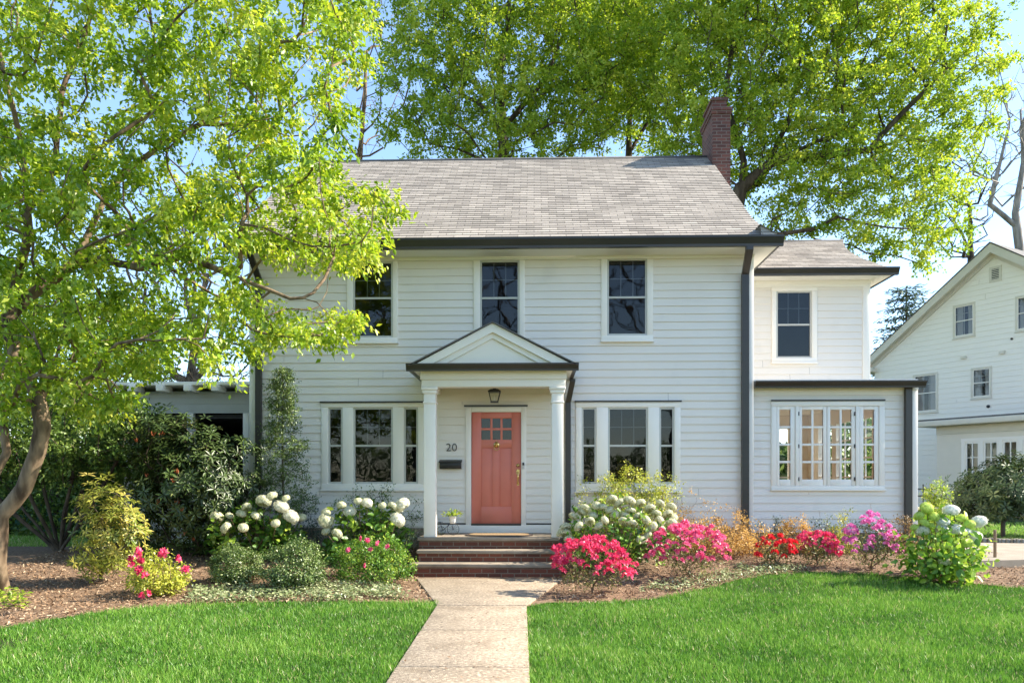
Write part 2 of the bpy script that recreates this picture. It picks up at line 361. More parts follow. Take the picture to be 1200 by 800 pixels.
NARROW = ([(0, 0, 0), (0.5, -0.14, 0.03), (1, 0, -0.1), (0.5, 0.14, 0.03)], [(0, 1, 2), (0, 2, 3)])
LOBED = ([(0, 0, 0), (0.22, -0.42, 0.05), (0.55, -0.16, 0.03), (0.72, -0.34, -0.02), (1, 0, -0.1), (0.72, 0.34, -0.02), (0.55, 0.16, 0.03), (0.22, 0.42, 0.05)],
         [(0, 1, 2), (0, 2, 4), (2, 3, 4), (0, 4, 6), (4, 5, 6), (0, 6, 7)])
def rdir(n, rng=RNG): return nrm(rng.normal(size=(n, 3)))
# ---- branching skeleton
def grow(starts, targets, base_r, seg=0.35, expo=0.5, rmin=0.006, wob=0.08, reach=0.25, rng=RNG, up=0.0):
    """starts: polylines (lists of points), the first a trunk, later ones attached at the nearest node. targets (n,3)."""
    pos = []; par = []
    for pl in starts:
        if not pos: pos.append(np.array(pl[0])); par.append(-1); last = 0; rest = pl[1:]
        else:
            d = [np.linalg.norm(p - np.array(pl[0])) for p in pos]; last = int(np.argmin(d)); rest = pl[1:]
        for q in rest:
            a = pos[last]; q = np.array(q); m = max(1, int(np.linalg.norm(q - a) / seg))
            for k in range(1, m + 1):
                pos.append(a + (q - a) * k / m + (rng.normal(size=3) * wob * 0.15 if k < m else 0)); par.append(last); last = len(pos) - 1
    tips = []
    if len(targets):
        P = np.zeros((len(pos) + 80 * len(targets), 3)); P[:len(pos)] = pos; n = len(pos)
        P0 = P[0]; gd = np.zeros(len(P)); gd[:n] = np.linalg.norm(P[:n] - P0, axis=1)
        order = np.argsort(np.linalg.norm(targets - P0, axis=1) + rng.normal(size=len(targets)) * 0.2)
        for ti in order:
            t = targets[ti]; d = np.linalg.norm(P[:n] - t, axis=1)
            c = d + reach * np.maximum(0, 0) + 0.15 * gd[:n]
            # avoid branches that double back
            c = c + 3.0 * (P[:n, 2] > t[2] + 0.6 * d)
            j = int(np.argmin(c)); a = P[j].copy(); L = d[j]; m = max(1, int(L / seg)); last = j
            pd = P[j] - P[par[j]] if par[j] >= 0 else np.array([0, 0, 1.0]); pd = pd / max(1e-6, np.linalg.norm(pd))
            ctrl = a + pd * L * 0.35 + np.array([0, 0, up * L])
            for k in range(1, m + 1):
                s = k / m; q = (1 - s) ** 2 * a + 2 * s * (1 - s) * ctrl + s * s * t
                if k < m: q = q + rng.normal(size=3) * wob * min(1, seg)
                P[n] = q; gd[n] = gd[last] + L / m; par.append(last); last = n; n += 1
            tips.append(last)
        pos = list(P[:n])
    n = len(pos); cnt = np.zeros(n); ch = [[] for _ in range(n)]
    for i in range(n - 1, 0, -1): ch[par[i]].append(i)
    for i in range(n - 1, -1, -1):
        if not ch[i]: cnt[i] = max(cnt[i], 1)
        if par[i] >= 0: cnt[par[i]] += cnt[i]
    # children are created after parents, but attached starts may break the order; recompute safely
    rad = np.maximum(rmin, base_r * (cnt / cnt[0]) ** expo)
    return pos, par, ch, rad, tips
def skeleton_mesh(mb, sk, sides=6):
    pos, par, ch, rad, tips = sk
    st = [(0, None)]
    while st:
        i, frm = st.pop(); pts = []; rr = []
        if frm is not None: pts.append(pos[frm]); rr.append(rad[i])
        while True:
            pts.append(pos[i]); rr.append(rad[i])
            if not ch[i]: rr[-1] *= 0.5; break
            k = max(ch[i], key=lambda c: rad[c])
            for c in ch[i]:
                if c != k: st.append((c, i))
            i = k
        if len(pts) > 1: mb.tube(pts, rr, sides if rr[0] > 0.02 else (4 if rr[0] > 0.008 else 3), cap=False)
def flare(pts, r): return pts
# ---------------------------------------------------------------- ground and sky
ST = 'structure'
def grid_sheet(name, xs, ys, zf, mat, kind=ST, mask=None):
    nx, ny = len(xs), len(ys)
    V = [(x, y, zf(x, y)) for y in ys for x in xs]
    f = []
    for j in range(ny - 1):
        for i in range(nx - 1):
            a = j * nx + i
            if mask and not mask((xs[i] + xs[i + 1]) / 2, (ys[j] + ys[j + 1]) / 2): continue
            f.append((a, a + 1, a + nx + 1, a + nx))
    o = mesh_np(name, V, [k for q in f for k in q], [4] * len(f), mat, smooth=True, uv=[(V[k][0], V[k][1]) for q in f for k in q])
    return tag(o, kind=kind)
def rng(a, b, s): return list(np.arange(a, b + s * 0.5, s))
gx = [-400, -200, -100, -60, -40, -30, -22, -16] + rng(-12, 14, 0.25) + [18, 24, 32, 45, 70, 120, 220, 400]
gy = [-80, -50, -35, -25, -18] + rng(-12, 3, 0.25) + [5, 8, 12, 18, 26, 40, 60, 100, 180, 350, 600]
grid_sheet('ground', gx, gy, gz, M['soil'])
EDGE_L = [(-60, 750), (0, 737), (60, 727), (130, 717), (200, 711), (300, 707), (400, 706), (512, 708)]
EDGE_R = [(617, 712), (640, 708), (700, 707), (760, 704), (800, 697), (840, 687), (870, 679), (905, 674), (950, 671), (1030, 674), (1100, 683), (1200, 690), (1290, 694)]
eL = [ground_at(*p)[:2] for p in EDGE_L]; eR = [ground_at(*p)[:2] for p in EDGE_R]
eL.sort(); eR.sort()
def edge_y(x):
    e = eL if x < -0.6 else eR
    if x <= e[0][0]: return e[0][1]
    return float(np.interp(x, [p[0] for p in e], [p[1] for p in e]))
# mulch bed (its back runs under the house and porch)
bx_ = rng(-12, 8.2, 0.12); rows = 26
V = []; 
for j in range(rows + 1):
    for x in bx_:
        y0 = edge_y(x) + 0.03 * math.sin(x * 9) + 0.02 * math.sin(x * 23 + 1); y1 = 0.6 if x > -5.2 else 1.2
        y = y0 + (y1 - y0) * (j / rows) ** 1.3
        V.append((x, y, gz(x, y) + 0.012 + 0.012 * math.sin(x * 5 + y * 3) * math.sin(y * 7)))
nx = len(bx_); f = [(j * nx + i, j * nx + i + 1, (j + 1) * nx + i + 1, (j + 1) * nx + i) for j in range(rows) for i in range(nx - 1)]
o = mesh_np('mulch_bed', V, [k for q in f for k in q], [4] * len(f), M['mulch'], smooth=True); tag(o, kind=ST)
# walk
g0 = [ground_at(*p)[:2] for p in ((488, 680), (512, 712), (617, 712), (655, 680), (438, 826), (622, 826))]
walk = MB()
wl = lambda y: g0[1][0] + (g0[4][0] - g0[1][0]) * (y - g0[1][1]) / (g0[4][1] - g0[1][1])
wr = lambda y: g0[2][0] + (g0[5][0] - g0[2][0]) * (y - g0[2][1]) / (g0[5][1] - g0[2][1])
yj = [g0[1][1], ground_at(560, 742)[1], ground_at(560, 786)[1], -9.3, -11, -13]
for a, b in zip(yj[:-1], yj[1:]):
    walk.prismz([(wl(b + .006), b + .009), (wr(b + .009), b + .009), (wr(a - .009), a - .009), (wl(a - .009), a - .009)], -0.05, 0.035)
o = walk.build('path', M['concrete'], bevel=0.006); tag(o, kind=ST)
land = MB(); land.prismz([(g0[1][0], g0[1][1] + .006), (g0[2][0], g0[2][1] + .006), (g0[3][0] + 0.05, -2.1), (g0[0][0], -2.1), ], -0.05, 0.037)
o = land.build('path', M['concrete'], bevel=0.006); tag(o, kind=ST)
# driveway and far kerb at the right
d1 = [ground_at(*p) for p in ((1128, 690), (1290, 694), (1290, 640), (1130, 640))]
dv = MB(); 
dvx = [6.4, 7.2, 8, 9, 10, 12, 14, 18]; 
dpoly = [ground_at(1142, 668)[:2], ground_at(1215, 664)[:2], ground_at(1300, 662)[:2], ground_at(1300, 640)[:2], ground_at(1120, 637)[:2]]
dv.prismz([(p[0], p[1]) for p in dpoly], 0.16, 0.335)
tag(dv.build('driveway', M['drive']), kind=ST)
k0 = ground_at(1120, 635); k1 = ground_at(1320, 641)
kb = MB(); n = 34
for i in range(n):
    a = i / n; b = (i + 0.93) / n
    p = [k0[j] + (k1[j] - k0[j]) * a for j in range(3)]; q = [k0[j] + (k1[j] - k0[j]) * b for j in range(3)]
    kb.box(p[0], q[0], p[1] + 0.02 + random.uniform(-.01, .01), p[1] + 0.16, 0.2, 0.40 + random.uniform(-.008, .008))
tag(kb.build('kerb', M['kerbstone'], bevel=0.01), kind=ST)
# ---------------------------------------------------------------- siding generator
PITCH = 0.146
def siding(mb, xr, z0, z1, Y, holes=(), pitch=PITCH, d=0.018, joints=True):
    """xr(z)->(x0,x1). lapped boards facing -y"""
    k0 = math.floor(z0 / pitch); k1 = math.ceil(z1 / pitch)
    for k in range(k0, k1):
        a = max(z0, k * pitch); b = min(z1, (k + 1) * pitch)
        if b - a < 1e-4: continue
        cuts = sorted({a, b} | {h[i] for h in holes for i in (2, 3) if a < h[i] < b})
        for c, e in zip(cuts[:-1], cuts[1:]):
            mid = (c + e) / 2; x0, x1 = xr(mid); x0c, x1c = xr(c); x0e, x1e = xr(e)
            hs = sorted((h[0], h[1]) for h in holes if h[2] < mid < h[3])
            spans = []; cur = x0
            for h in hs: spans.append((cur, h[0])); cur = h[1]
            spans.append((cur, x1))
            yo = lambda z: Y - d * (1 - (z - k * pitch) / pitch)
            for s0, s1 in spans:
                if s1 - s0 < 1e-3: continue
                pieces = [(s0, s1)]
                if joints and s1 - s0 > 2.5 and random.random() < 0.55:
                    xm = random.uniform(s0 + .6, s1 - .6); pieces = [(s0, xm - 0.002), (xm + 0.002, s1)]
                for p0, p1 in pieces:
                    l0 = x0c if p0 == x0 else p0; l1 = x1c if p1 == x1 else p1
                    u0 = x0e if p0 == x0 else p0; u1 = x1e if p1 == x1 else p1
                    mb.face([(l0, yo(c), c), (l1, yo(c), c), (u1, yo(e), e), (u0, yo(e), e)])
                if c == k * pitch: mb.face([(s0, Y + 0.004, c), (s1, Y + 0.004, c), (s1, yo(c), c), (s0, yo(c), c)])
    return mb
# ---------------------------------------------------------------- the house
HB = (-0.5, 0.0, 0.3)
house = thing('white_house', HB, 'two-storey pale grey clapboard colonial house with a coral front door and grey shingled roof', 'house')
XL, XR = X(294), X(881.5)
zt = Zx(600, 303)            # top of siding under frieze
ZB = 0.70
def glassrect(px0, px1, py0, py1, Y=0): 
    pm = (px0 + px1) / 2
    return (X(px0, Y), X(px1, Y), Zx(pm, py1, Y), Zx(pm, py0, Y))
def window(trim, sashes, Y, label=None, cap=False, sill=True, group=None, mat='trim', sashmat='sash', proud=0.035, curtain=None, glass='glass', xf=None, back=None):
    """trim (x0,x1,z0,z1); sashes list of (glass rect, rail_z or None, cols, rows_top, rows_bottom)"""
    w = MB(); x0, x1, z0, z1 = trim; Yf = Y - proud; Yb = Y + 0.03
    # casing pieces: head, bottom, jambs and mullions between sashes
    g = sorted(sashes, key=lambda s: s[0][0])
    m = 0.035
    zb = min(s[0][2] for s in g) - m; ztp = max(s[0][3] for s in g) + m
    w.box(x0, x1, Yf, Yb, ztp, z1); w.box(x0, x1, Yf, Yb, z0, zb)
    edges = [x0] + [e for s in g for e in (s[0][0] - m, s[0][1] + m)] + [x1]
    for i in range(0, len(edges), 2): w.box(edges[i], edges[i + 1], Yf + 0.002, Yb, zb, ztp)
    win = w.build('window', M[mat], house if xf is None else xf[1], xf=None if xf is None else xf[0], bevel=0.004)
    if label: win['label'] = label
    kw = dict(xf=None if xf is None else xf[0])
    if sill:
        s = MB(); s.box(x0 - 0.015, x1 + 0.015, Yf - 0.035, Yb, z0 - 0.035, z0 - 0.001); s.build('sill', M[mat], win, bevel=0.004, **kw)
    if cap:
        s = MB(); s.box(x0 - 0.02, x1 + 0.02, Yf - 0.03, Yb, z1 + 0.001, z1 + 0.026); s.build('drip_cap', M['gutter'], win, **kw)
    for (r, rail, cols, rt, rb) in g:
        a, b, c, d = r; f = MB(); fy0, fy1 = Y - 0.012, Y + 0.03
        # beige jamb + sash
        f.box(a - m, a, fy0, fy1, c - m, d + m); f.box(b, b + m, fy0, fy1, c - m, d + m)
        f.box(a, b, fy0, fy1, d, d + m); f.box(a, b, fy0, fy1, c - m, c)
        if rail: f.box(a, b, fy0 + 0.004, fy1 - .001, rail - 0.018, rail + 0.018)
        f.build('frame', M[sashmat], win, **kw)
        gr = MB(); gy0, gy1 = Y + 0.016, Y + 0.030; th = 0.008
        def grid(za, zc, nr):
            for i in range(1, cols): xx = a + (b - a) * i / cols; gr.box(xx - th, xx + th, gy0, gy1, za, zc)
            for i in range(1, nr):
                zz = za + (zc - za) * i / nr
                for q in range(cols): gr.box(a + (b - a) * q / cols + (th if q else 0), a + (b - a) * (q + 1) / cols - (th if q < cols - 1 else 0), gy0 + 0.002, gy1, zz - th, zz + th)
        if rail: grid(rail + 0.018, d, rt); 
        if rail and rb: grid(c, rail - 0.018, rb)
        if not rail: grid(c, d, rt)
        if gr.f: gr.build('grille', M['muntin' if sashmat == 'sash' else sashmat], win, **kw)
        p = MB(); p.face([(a, Y + 0.012, c), (b, Y + 0.012, c), (b, Y + 0.012, d), (a, Y + 0.012, d)])
        p.build('pane', M[glass], win, **kw)
        if curtain:
            cu = MB(); nn = 22
            for hx0, hx1 in ((a - .02, a + (b - a) * curtain), (b - (b - a) * curtain, b + .02)):
                for i in range(nn):
                    xa = hx0 + (hx1 - hx0) * i / nn; xb = hx0 + (hx1 - hx0) * (i + 1) / nn
                    cu.face([(xa, Y + .12 + .02 * math.sin(i * 1.7), c - .05), (xb, Y + .12 + .02 * math.sin((i + 1) * 1.7), c - .05), (xb, Y + .12 + .02 * math.sin((i + 1) * 1.7), d + .03), (xa, Y + .12 + .02 * math.sin(i * 1.7), d + .03)])
            cu.build('curtain', M['curtain'], win, **kw)
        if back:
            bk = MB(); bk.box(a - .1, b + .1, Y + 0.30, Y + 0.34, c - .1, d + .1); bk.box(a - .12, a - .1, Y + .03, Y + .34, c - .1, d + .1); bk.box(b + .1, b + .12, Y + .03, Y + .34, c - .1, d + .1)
            bk.build('shade_backing', M['room_shade'], win, **kw)  # shallow dark box painted as the shade of a room behind the glass
    return win
holes = []
def dh(px0, px1, py0, py1, prail, cols=3, rt=2, rb=0, Y=0):
    r = glassrect(px0, px1, py0, py1, Y); return (r, Zx((px0 + px1) / 2, prail, Y), cols, rt, rb)
def trimr(px0, px1, py0, py1, Y=0): 
    r = glassrect(px0, px1, py0, py1, Y); return r
ztop = Zx(600, 304.5)
for (t, g, lab) in (((407, 466.5, 305, 401), (416, 458.5, 309, 393.5, 349.5), 'left upstairs window'),
                    ((555, 615, 304, 401), (564.7, 606.6, 307.5, 392, 349.3), 'middle upstairs window above the porch gable'),
                    ((704.5, 765, 302, 399), (713.5, 756, 305.5, 391, 348.5), 'right upstairs window')):
    tr = list(trimr(*t)); tr[3] = ztop + 0.001
    window(tuple(tr), [dh(*g)], 0, cap=False)
    holes.append((tr[0] + .04, tr[1] - .04, tr[2] + .04, tr[3] - .01))
for (t, gs) in (((377, 500, 472, 573), ((387, 399.7), (416.5, 458.5), (475.5, 488))), ((674.7, 797, 471, 575), ((683.7, 696.7), (714.5, 757), (774.6, 787.8)))):
    tr = trimr(*t)
    ss = [dh(a, b, 479.5, 564.3, 522, 3 if b - a > 20 else 1, 2) for a, b in gs]
    window(tr, ss, 0, cap=True)
    holes.append((tr[0] + .04, tr[1] - .04, tr[2] + .04, tr[3] - .04))
# door opening
DO = glassrect(552.5, 610.5, 483, 613)
CAS = glassrect(546, 616.5, 476.5, 616)
FZ = 0.613
holes.append((CAS[0] + .02, CAS[1] - .02, FZ, CAS[3] - .02))
w = MB(); siding(w, lambda z: (XL, XR), ZB, ztop, 0, holes); w.build('clapboard_wall', M['siding'], house)
# corner boards, frieze, foundation
cb = 0.11
for a_, b_ in ((XL - .02, XL + cb), (XR - cb, XR + .02)): t = MB(); t.box(a_, b_, -0.03, 0.1, ZB, ztop); t.build('corner_board', M['trim'], house, bevel=0.004)
f = MB(); zfz = 5.74
f.box(XL - 0.02, XR + 0.02, -0.028, 0.1, ztop + 0.002, zfz - 0.05); f.box(XL - 0.02, XR + 0.02, -0.06, 0.1, zfz - 0.05, zfz + 0.01); f.build('frieze_board', M['cream'], house, bevel=0.004)
f = MB(); f.box(XL + .01, XR - .01, 0.012, 0.3, -0.1, ZB + 0.01); f.build('foundation', M['concrete'], house)
# shell: side walls, back wall, floors, ceiling
DEP = 8.2; XG = XR
s = MB()
s.box(XL - .015, XL + .12, 0.1, DEP, 0, 5.80)
s.box(XG - .12, XG + .015, 0.1, DEP, 0, 5.80)
s.box(XL, XG, DEP - .12, DEP, 0, 5.80)
s.build('side_wall', M['siding'], house)
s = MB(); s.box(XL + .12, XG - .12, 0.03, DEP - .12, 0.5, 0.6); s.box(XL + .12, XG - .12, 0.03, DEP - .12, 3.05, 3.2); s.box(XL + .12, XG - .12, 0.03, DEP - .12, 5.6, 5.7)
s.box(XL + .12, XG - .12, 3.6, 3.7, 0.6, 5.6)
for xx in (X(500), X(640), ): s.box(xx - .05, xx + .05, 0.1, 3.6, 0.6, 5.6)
s.build('interior_wall', M['room_shade'], house)
# main roof : gable with eaves returned round the right end
EY, EZ = -0.56, 5.90; RY, RZ = 3.75, 9.16; RXL, RXR = XL - 0.22, X(831, 3.75)
sl = math.hypot(RY - EY, RZ - EZ)
def slopequad(mb, x0, x1, y0, z0, y1, z1, x2=None, x3=None, u0=0.0):
    l = math.hypot(y1 - y0, z1 - z0)
    x3 = x0 if x3 is None else x3; x2 = x1 if x2 is None else x2
    mb.face([(x0, y0, z0), (x1, y0, z0), (x2, y1, z1), (x3, y1, z1)], [(x0, u0), (x1, u0), (x2, u0 + l), (x3, u0 + l)])
def shingled(mb, x0, x1, y0, z0, y1, z1, lx=None, rx=None, course=0.12, t=0.012):
    """stepped courses from eave to ridge; lx/rx functions of fraction for slanted ends"""
    L_ = math.hypot(y1 - y0, z1 - z0); n = int(round(L_ / course)); ny, nz = -(z1 - z0) / L_, (y1 - y0) / L_
    for i in range(n):
        a, b = i / n, (i + 1) / n
        ya, za = y0 + (y1 - y0) * a, z0 + (z1 - z0) * a; yb, zb_ = y0 + (y1 - y0) * b, z0 + (z1 - z0) * b
        xa0 = lx(a) if lx else x0; xb0 = lx(b) if lx else x0; xa1 = rx(a) if rx else x1; xb1 = rx(b) if rx else x1
        A = (ya + ny * t, za + nz * t)
        mb.face([(xa0, A[0], A[1]), (xa1, A[0], A[1]), (xb1, yb, zb_), (xb0, yb, zb_)], [(xa0, i * course + .002), (xa1, i * course + .002), (xb1, (i + 1) * course - .002), (xb0, (i + 1) * course - .002)])
        mb.face([(xa0, ya, za), (xa1, ya, za), (xa1, A[0], A[1]), (xa0, A[0], A[1])], [(xa0, i * course), (xa1, i * course), (xa1, i * course + .003), (xa0, i * course + .003)])
r = MB()
flare_ = lambda a: RXR + (0.0 if a > 0.2 else (0.2 - a) ** 1.7 * 4.4)
shingled(r, RXL, RXR, EY, EZ, RY, RZ, rx=flare_)
slopequad(r, RXR, RXL, 2 * RY - EY, EZ, RY, RZ)
r.face([(RXL, EY, EZ - .02), (RXL, RY, RZ - .02), (RXL, 2 * RY - EY, EZ - .02)]) if False else None
mainroof = r.build('roof', M['shingle'], house)
# roof body (thickness), gable end, soffit
def rake(x): return [(EY, EZ - .01), (RY, RZ - .012), (2 * RY - EY, EZ - .01), (2 * RY - EY, EZ - .13), (RY, RZ - .16), (EY, EZ - .13)]
rb = MB(); rb.prismx([(EY + .0, EZ - .012), (EY, EZ - .10), (RY, RZ - .15), (RY, RZ - .02)], RXL + .001, RXR - .001); rb.prismx([(RY, RZ - .02), (RY, RZ - .15), (2 * RY - EY, EZ - .13), (2 * RY - EY, EZ - .012)], RXL + .001, RXR - .001)
rb.build('rake_board', M['cream'], mainroof)
for a_ in (XL, XG - .1): ge = MB(); ge.prismx([(0, 5.8), (7.5, 5.8), (RY, 8.75)], a_, a_ + .1); ge.build('gable_wall', M['siding'], house)
rc = MB(); rc.tube([(RXL, RY, RZ + .005), (RXR, RY, RZ + .005)], 0.04, 6); rc.build('ridge_cap', M['ridge'], mainroof)
# soffit and side pent
OX = X(919, -0.6)
so = MB(); so.box(XL - .25, OX - .1, -0.5, -0.06, zfz + .002, zfz + .03); so.box(XR + .022, OX - .1, -0.06, 1.5, zfz + .002, zfz + .03); so.build('soffit', M['cream'], house)
sp = MB()
sp.face([(OX - .02, EY, EZ), (OX - .02, 7.5, EZ), (XG - .02, 7.5, EZ + .24), (XG - .02, EY, EZ + .24)], [(0, 0), (8, 0), (8, .5), (0, .5)])
sp.face([(XG, EY, EZ), (OX - .02, EY, EZ), (XG, EY + .05, EZ + .24)])
sp.build('pent_roof', M['shingle'], house)
def gutter_profile(z1, z0, y, out=-1, dep=0.12):
    # K-style profile in (y,z), y is the back
    h = z1 - z0
    return [(y, z0), (y, z1), (y + out * dep, z1), (y + out * dep, z1 - h * .18), (y + out * dep * .88, z1 - h * .35), (y + out * dep * .62, z0 + h * .22), (y + out * dep * .6, z0)]
g = MB(); pr = gutter_profile(5.925, 5.745, -0.5)
g.prismx(list(reversed(pr)), XL - .28, OX)
# return along the right side
def gutter_side(mb, x, y0, y1, z1, z0, dep=0.12):
    h = z1 - z0
    poly = [(x, z0), (x + dep * .6, z0), (x + dep * .62, z0 + h * .22), (x + dep * .88, z1 - h * .35), (x + dep, z1 - h * .18), (x + dep, z1), (x, z1)]
    mb.prism(poly, y0, y1)
gutter_side(g, OX - .12, -0.5, 1.38, 5.925, 5.747)
g.build('gutter', M['gutter'], house)
def pipe(mb, pts, w=0.1, d=0.08): 
    for (a, b) in zip(pts[:-1], pts[1:]):
        # rectangular pipe segment a->b (x,y,z) mostly vertical
        A, B = Vector(a), Vector(b)
        q = []
        for p in (A, B): q.append([(p.x - w / 2, p.y - d / 2, p.z), (p.x + w / 2, p.y - d / 2, p.z), (p.x + w / 2, p.y + d / 2, p.z), (p.x - w / 2, p.y + d / 2, p.z)])
        for i in range(4):
            j = (i + 1) % 4; mb.face([q[1][i], q[1][j], q[0][j], q[0][i]][::-1])
        mb.face(q[1]); mb.face(q[0][::-1])
d = MB(); xa, xb = X(878.5, -.55), X(873, -0.07)
pipe(d, [(xa, -0.53, 5.75), (xa, -0.53, 5.68), (xb, -0.08, 5.36), (xb, -0.08, 0.45)], 0.125, 0.085); dso = d.build('downspout', M['gutter'], house)
d = MB(); xl_ = X(305); pipe(d, [(xl_, -0.5, 5.75), (xl_, -0.5, 5.68), (xl_, -0.08, 5.36), (xl_, -0.08, 0.45)], 0.11, 0.08); d.build('downspout', M['gutter'], house)
# chimney
cx0, cx1 = X(835, 3.2), X(856, 3.2)
c = MB(); czt = Zx(846, 126, 3.2)
c.box(cx0, cx1, 3.2, 4.25, 7.2, czt - .14); c.box(cx0 - .025, cx1 + .025, 3.175, 4.275, czt - .14, czt - .07); c.box(cx0 - .045, cx1 + .045, 3.155, 4.295, czt - .07, czt)
ch = c.build('chimney', M['chimbrick'], house)
c = MB(); zc2 = Zx(846, 112, 3.2); c.box(cx0 + .02, cx1 - .06, 3.3, 4.1, czt, zc2 - .06); c.box(cx0 - .01, cx1 - .03, 3.27, 4.13, zc2 - .06, zc2); c.build('chimney_cap', M['chimbrick'], ch)
# ---------------------------------------------------------------- upper wing
WY = 1.8; WXR = X(1018, WY)
wz0 = 3.3; wzt = Zx(950, 336.5, WY)
wt = trimr(904, 957, 336, 424.5, WY); wt = (wt[0], wt[1], wt[2], wzt - .001)
window(wt, [dh(911.3, 949, 343, 417.5, 380.5, 3, 2, 0, WY)], WY)
w = MB(); siding(w, lambda z: (XR + .016, WXR), wz0, wzt, WY, [(wt[0] + .04, wt[1] - .04, wt[2] + .04, wt[3] - .01)]); w.build('clapboard_wall', M['siding'], house)
t = MB(); t.box(WXR - .13, WXR + .02, WY - .03, WY + .1, wz0, wzt); t.build('corner_board', M['trim'], house, bevel=.004)
f = MB(); f.box(XR + .016, WXR + .02, WY - .028, WY + .1, wzt + .001, 5.66); f.box(XR + .016, WXR + .02, WY - .06, WY + .1, 5.66, 5.73); f.build('frieze_board', M['cream'], house)
WOX = X(1053, WY - .45)
s = MB(); s.box(WXR - .1, WXR, WY + .1, 6.5, 3.3, 5.8); s.box(XR + .02, WXR, 6.4, 6.5, 3.3, 5.8); s.build('side_wall', M['siding'], house)
s = MB(); s.box(XR + .02, WXR - .1, WY + .05, 6.4, 3.28, 3.34); s.box(XR + .02, WXR - .1, WY + .05, 6.4, 5.68, 5.72); s.box(XR + .02, WXR - .1, 4.4, 4.5, 3.34, 5.68); s.build('interior_wall', M['room_shade'], house)
s = MB(); s.box(XR + .016, WOX - .1, WY - .4, WY - .06, 5.732, 5.76); s.box(WXR + .022, WOX - .1, WY - .06, 6.6, 5.732, 5.76); s.build('soffit', M['cream'], house)
g = MB(); g.prismx(list(reversed(gutter_profile(5.875, 5.73, WY - .40))), XR + .016, WOX); gutter_side(g, WOX - .12, WY - .4, 6.6, 5.875, 5.732); g.build('gutter', M['gutter'], house)
wry, wrz = 3.6, Zx(955, 283, 3.6); wrx = X(988, 3.6)
r = MB(); wey, wez = WY - .42, 5.86
fl2 = lambda a: (WOX - .12) + (wrx - (WOX - .12)) * a - 0.26 * math.sin(math.pi * a)
shingled(r, XR + .016, wrx, wey, wez, wry, wrz, rx=fl2)
n_ = 12
for i in range(n_):     # hipped right end, same concave curve
    a, b = i / n_, (i + 1) / n_
    ya, yb = wey + (wry - wey) * a, wey + (wry - wey) * b; za, zb_ = wez + (wrz - wez) * a, wez + (wrz - wez) * b
    r.face([(fl2(a), ya, za), (fl2(a), 2 * wry - ya + 1.2, za), (fl2(b), 2 * wry - yb + 1.2, zb_), (fl2(b), yb, zb_)], [(ya, a * 2), (2 * wry - ya, a * 2), (2 * wry - yb, b * 2), (yb, b * 2)])
slopequad(r, wrx, XR + .016, 6.6, wez, wry, wrz)
wr_ = r.build('roof', M['shingle'], house)
rc = MB(); rc.tube([(XR + .02, wry, wrz + .005), (wrx, wry, wrz + .005)], 0.035, 6); rc.build('ridge_cap', M['ridge'], wr_)
# ---------------------------------------------------------------- sunroom
SY = 0.15; SXR = X(1073.5, SY); szt = 3.27
gy = (480, 561.5)
lites = [(913, 926), (1011.3, 1024)]
cas = [(939.4, 964.2), (972.5, 997.3)]
tr = trimr(903.4, 1036, 470, 572.6, SY); sun_hole = (tr[0] + .04, tr[1] - .04, tr[2] + .04, tr[3] - .04)
wmb = MB(); Yf, Yb = SY - .035, SY + .04
rect = lambda a, b, c, d: glassrect(a, b, c, d, SY)
o0, o1, o2, o3 = rect(909.5, 1029.5, 476, 569)
wmb.box(tr[0], tr[1], Yf, Yb, o3, tr[3]); wmb.box(tr[0], tr[1], Yf, Yb, tr[2], o2); wmb.box(tr[0], o0, Yf + .002, Yb, o2, o3); wmb.box(o1, tr[1], Yf + .002, Yb, o2, o3)
m1 = rect(931.5, 935.5, 476, 569); m2 = rect(1002, 1006.5, 476, 569)
wmb.box(m1[0], m1[1], Yf + .002, Yb, o2, o3); wmb.box(m2[0], m2[1], Yf + .002, Yb, o2, o3)
sw = wmb.build('window', M['trim'], house, bevel=.004)
s = MB(); s.box(tr[0] - .015, tr[1] + .015, Yf - .03, Yb, tr[2] - .035, tr[2] - .001); s.build('sill', M['trim'], sw, bevel=.004)
s = MB(); s.box(tr[0], tr[1], Yf - .025, Yb, tr[3] + .001, tr[3] + .028); s.build('drip_cap', M['gutter'], sw)
def frenchsash(px0, px1, gl, cols):
    a = rect(px0, px1, 476.3, 568.7); g_ = rect(gl[0], gl[1], gy[0], gy[1]); f = MB(); y0, y1 = SY - .02, SY + .03
    f.box(a[0] + .004, g_[0], y0, y1, a[2], a[3]); f.box(g_[1], a[1] - .004, y0, y1, a[2], a[3]); f.box(g_[0], g_[1], y0, y1, g_[3], a[3]); f.box(g_[0], g_[1], y0, y1, a[2], g_[2])
    th = .014
    xs = [g_[0] + (g_[1] - g_[0]) * i / cols for i in range(cols + 1)]
    for i in range(1, cols): f.box(xs[i] - .02, xs[i] + .02, y0 + .006, y1, g_[2], g_[3])
    for k in range(1, 4):
        zz = g_[2] + (g_[3] - g_[2]) * k / 4
        for i in range(cols): f.box(xs[i] + (.02 if i else 0), xs[i + 1] - (.02 if i < cols - 1 else 0), y0 + .008, y1, zz - .02, zz + .02)
    f.build('sash', M['trim'], sw, bevel=.003)
    p = MB(); p.face([(g_[0], SY + .012, g_[2]), (g_[1], SY + .012, g_[2]), (g_[1], SY + .012, g_[3]), (g_[0], SY + .012, g_[3])]); p.build('pane', M['clearglass'], sw)
frenchsash(909.7, 931.3, lites[0], 1); frenchsash(935.7, 968.5, cas[0], 2); frenchsash(968.7, 1001.8, cas[1], 2); frenchsash(1006.7, 1029.3, lites[1], 1)
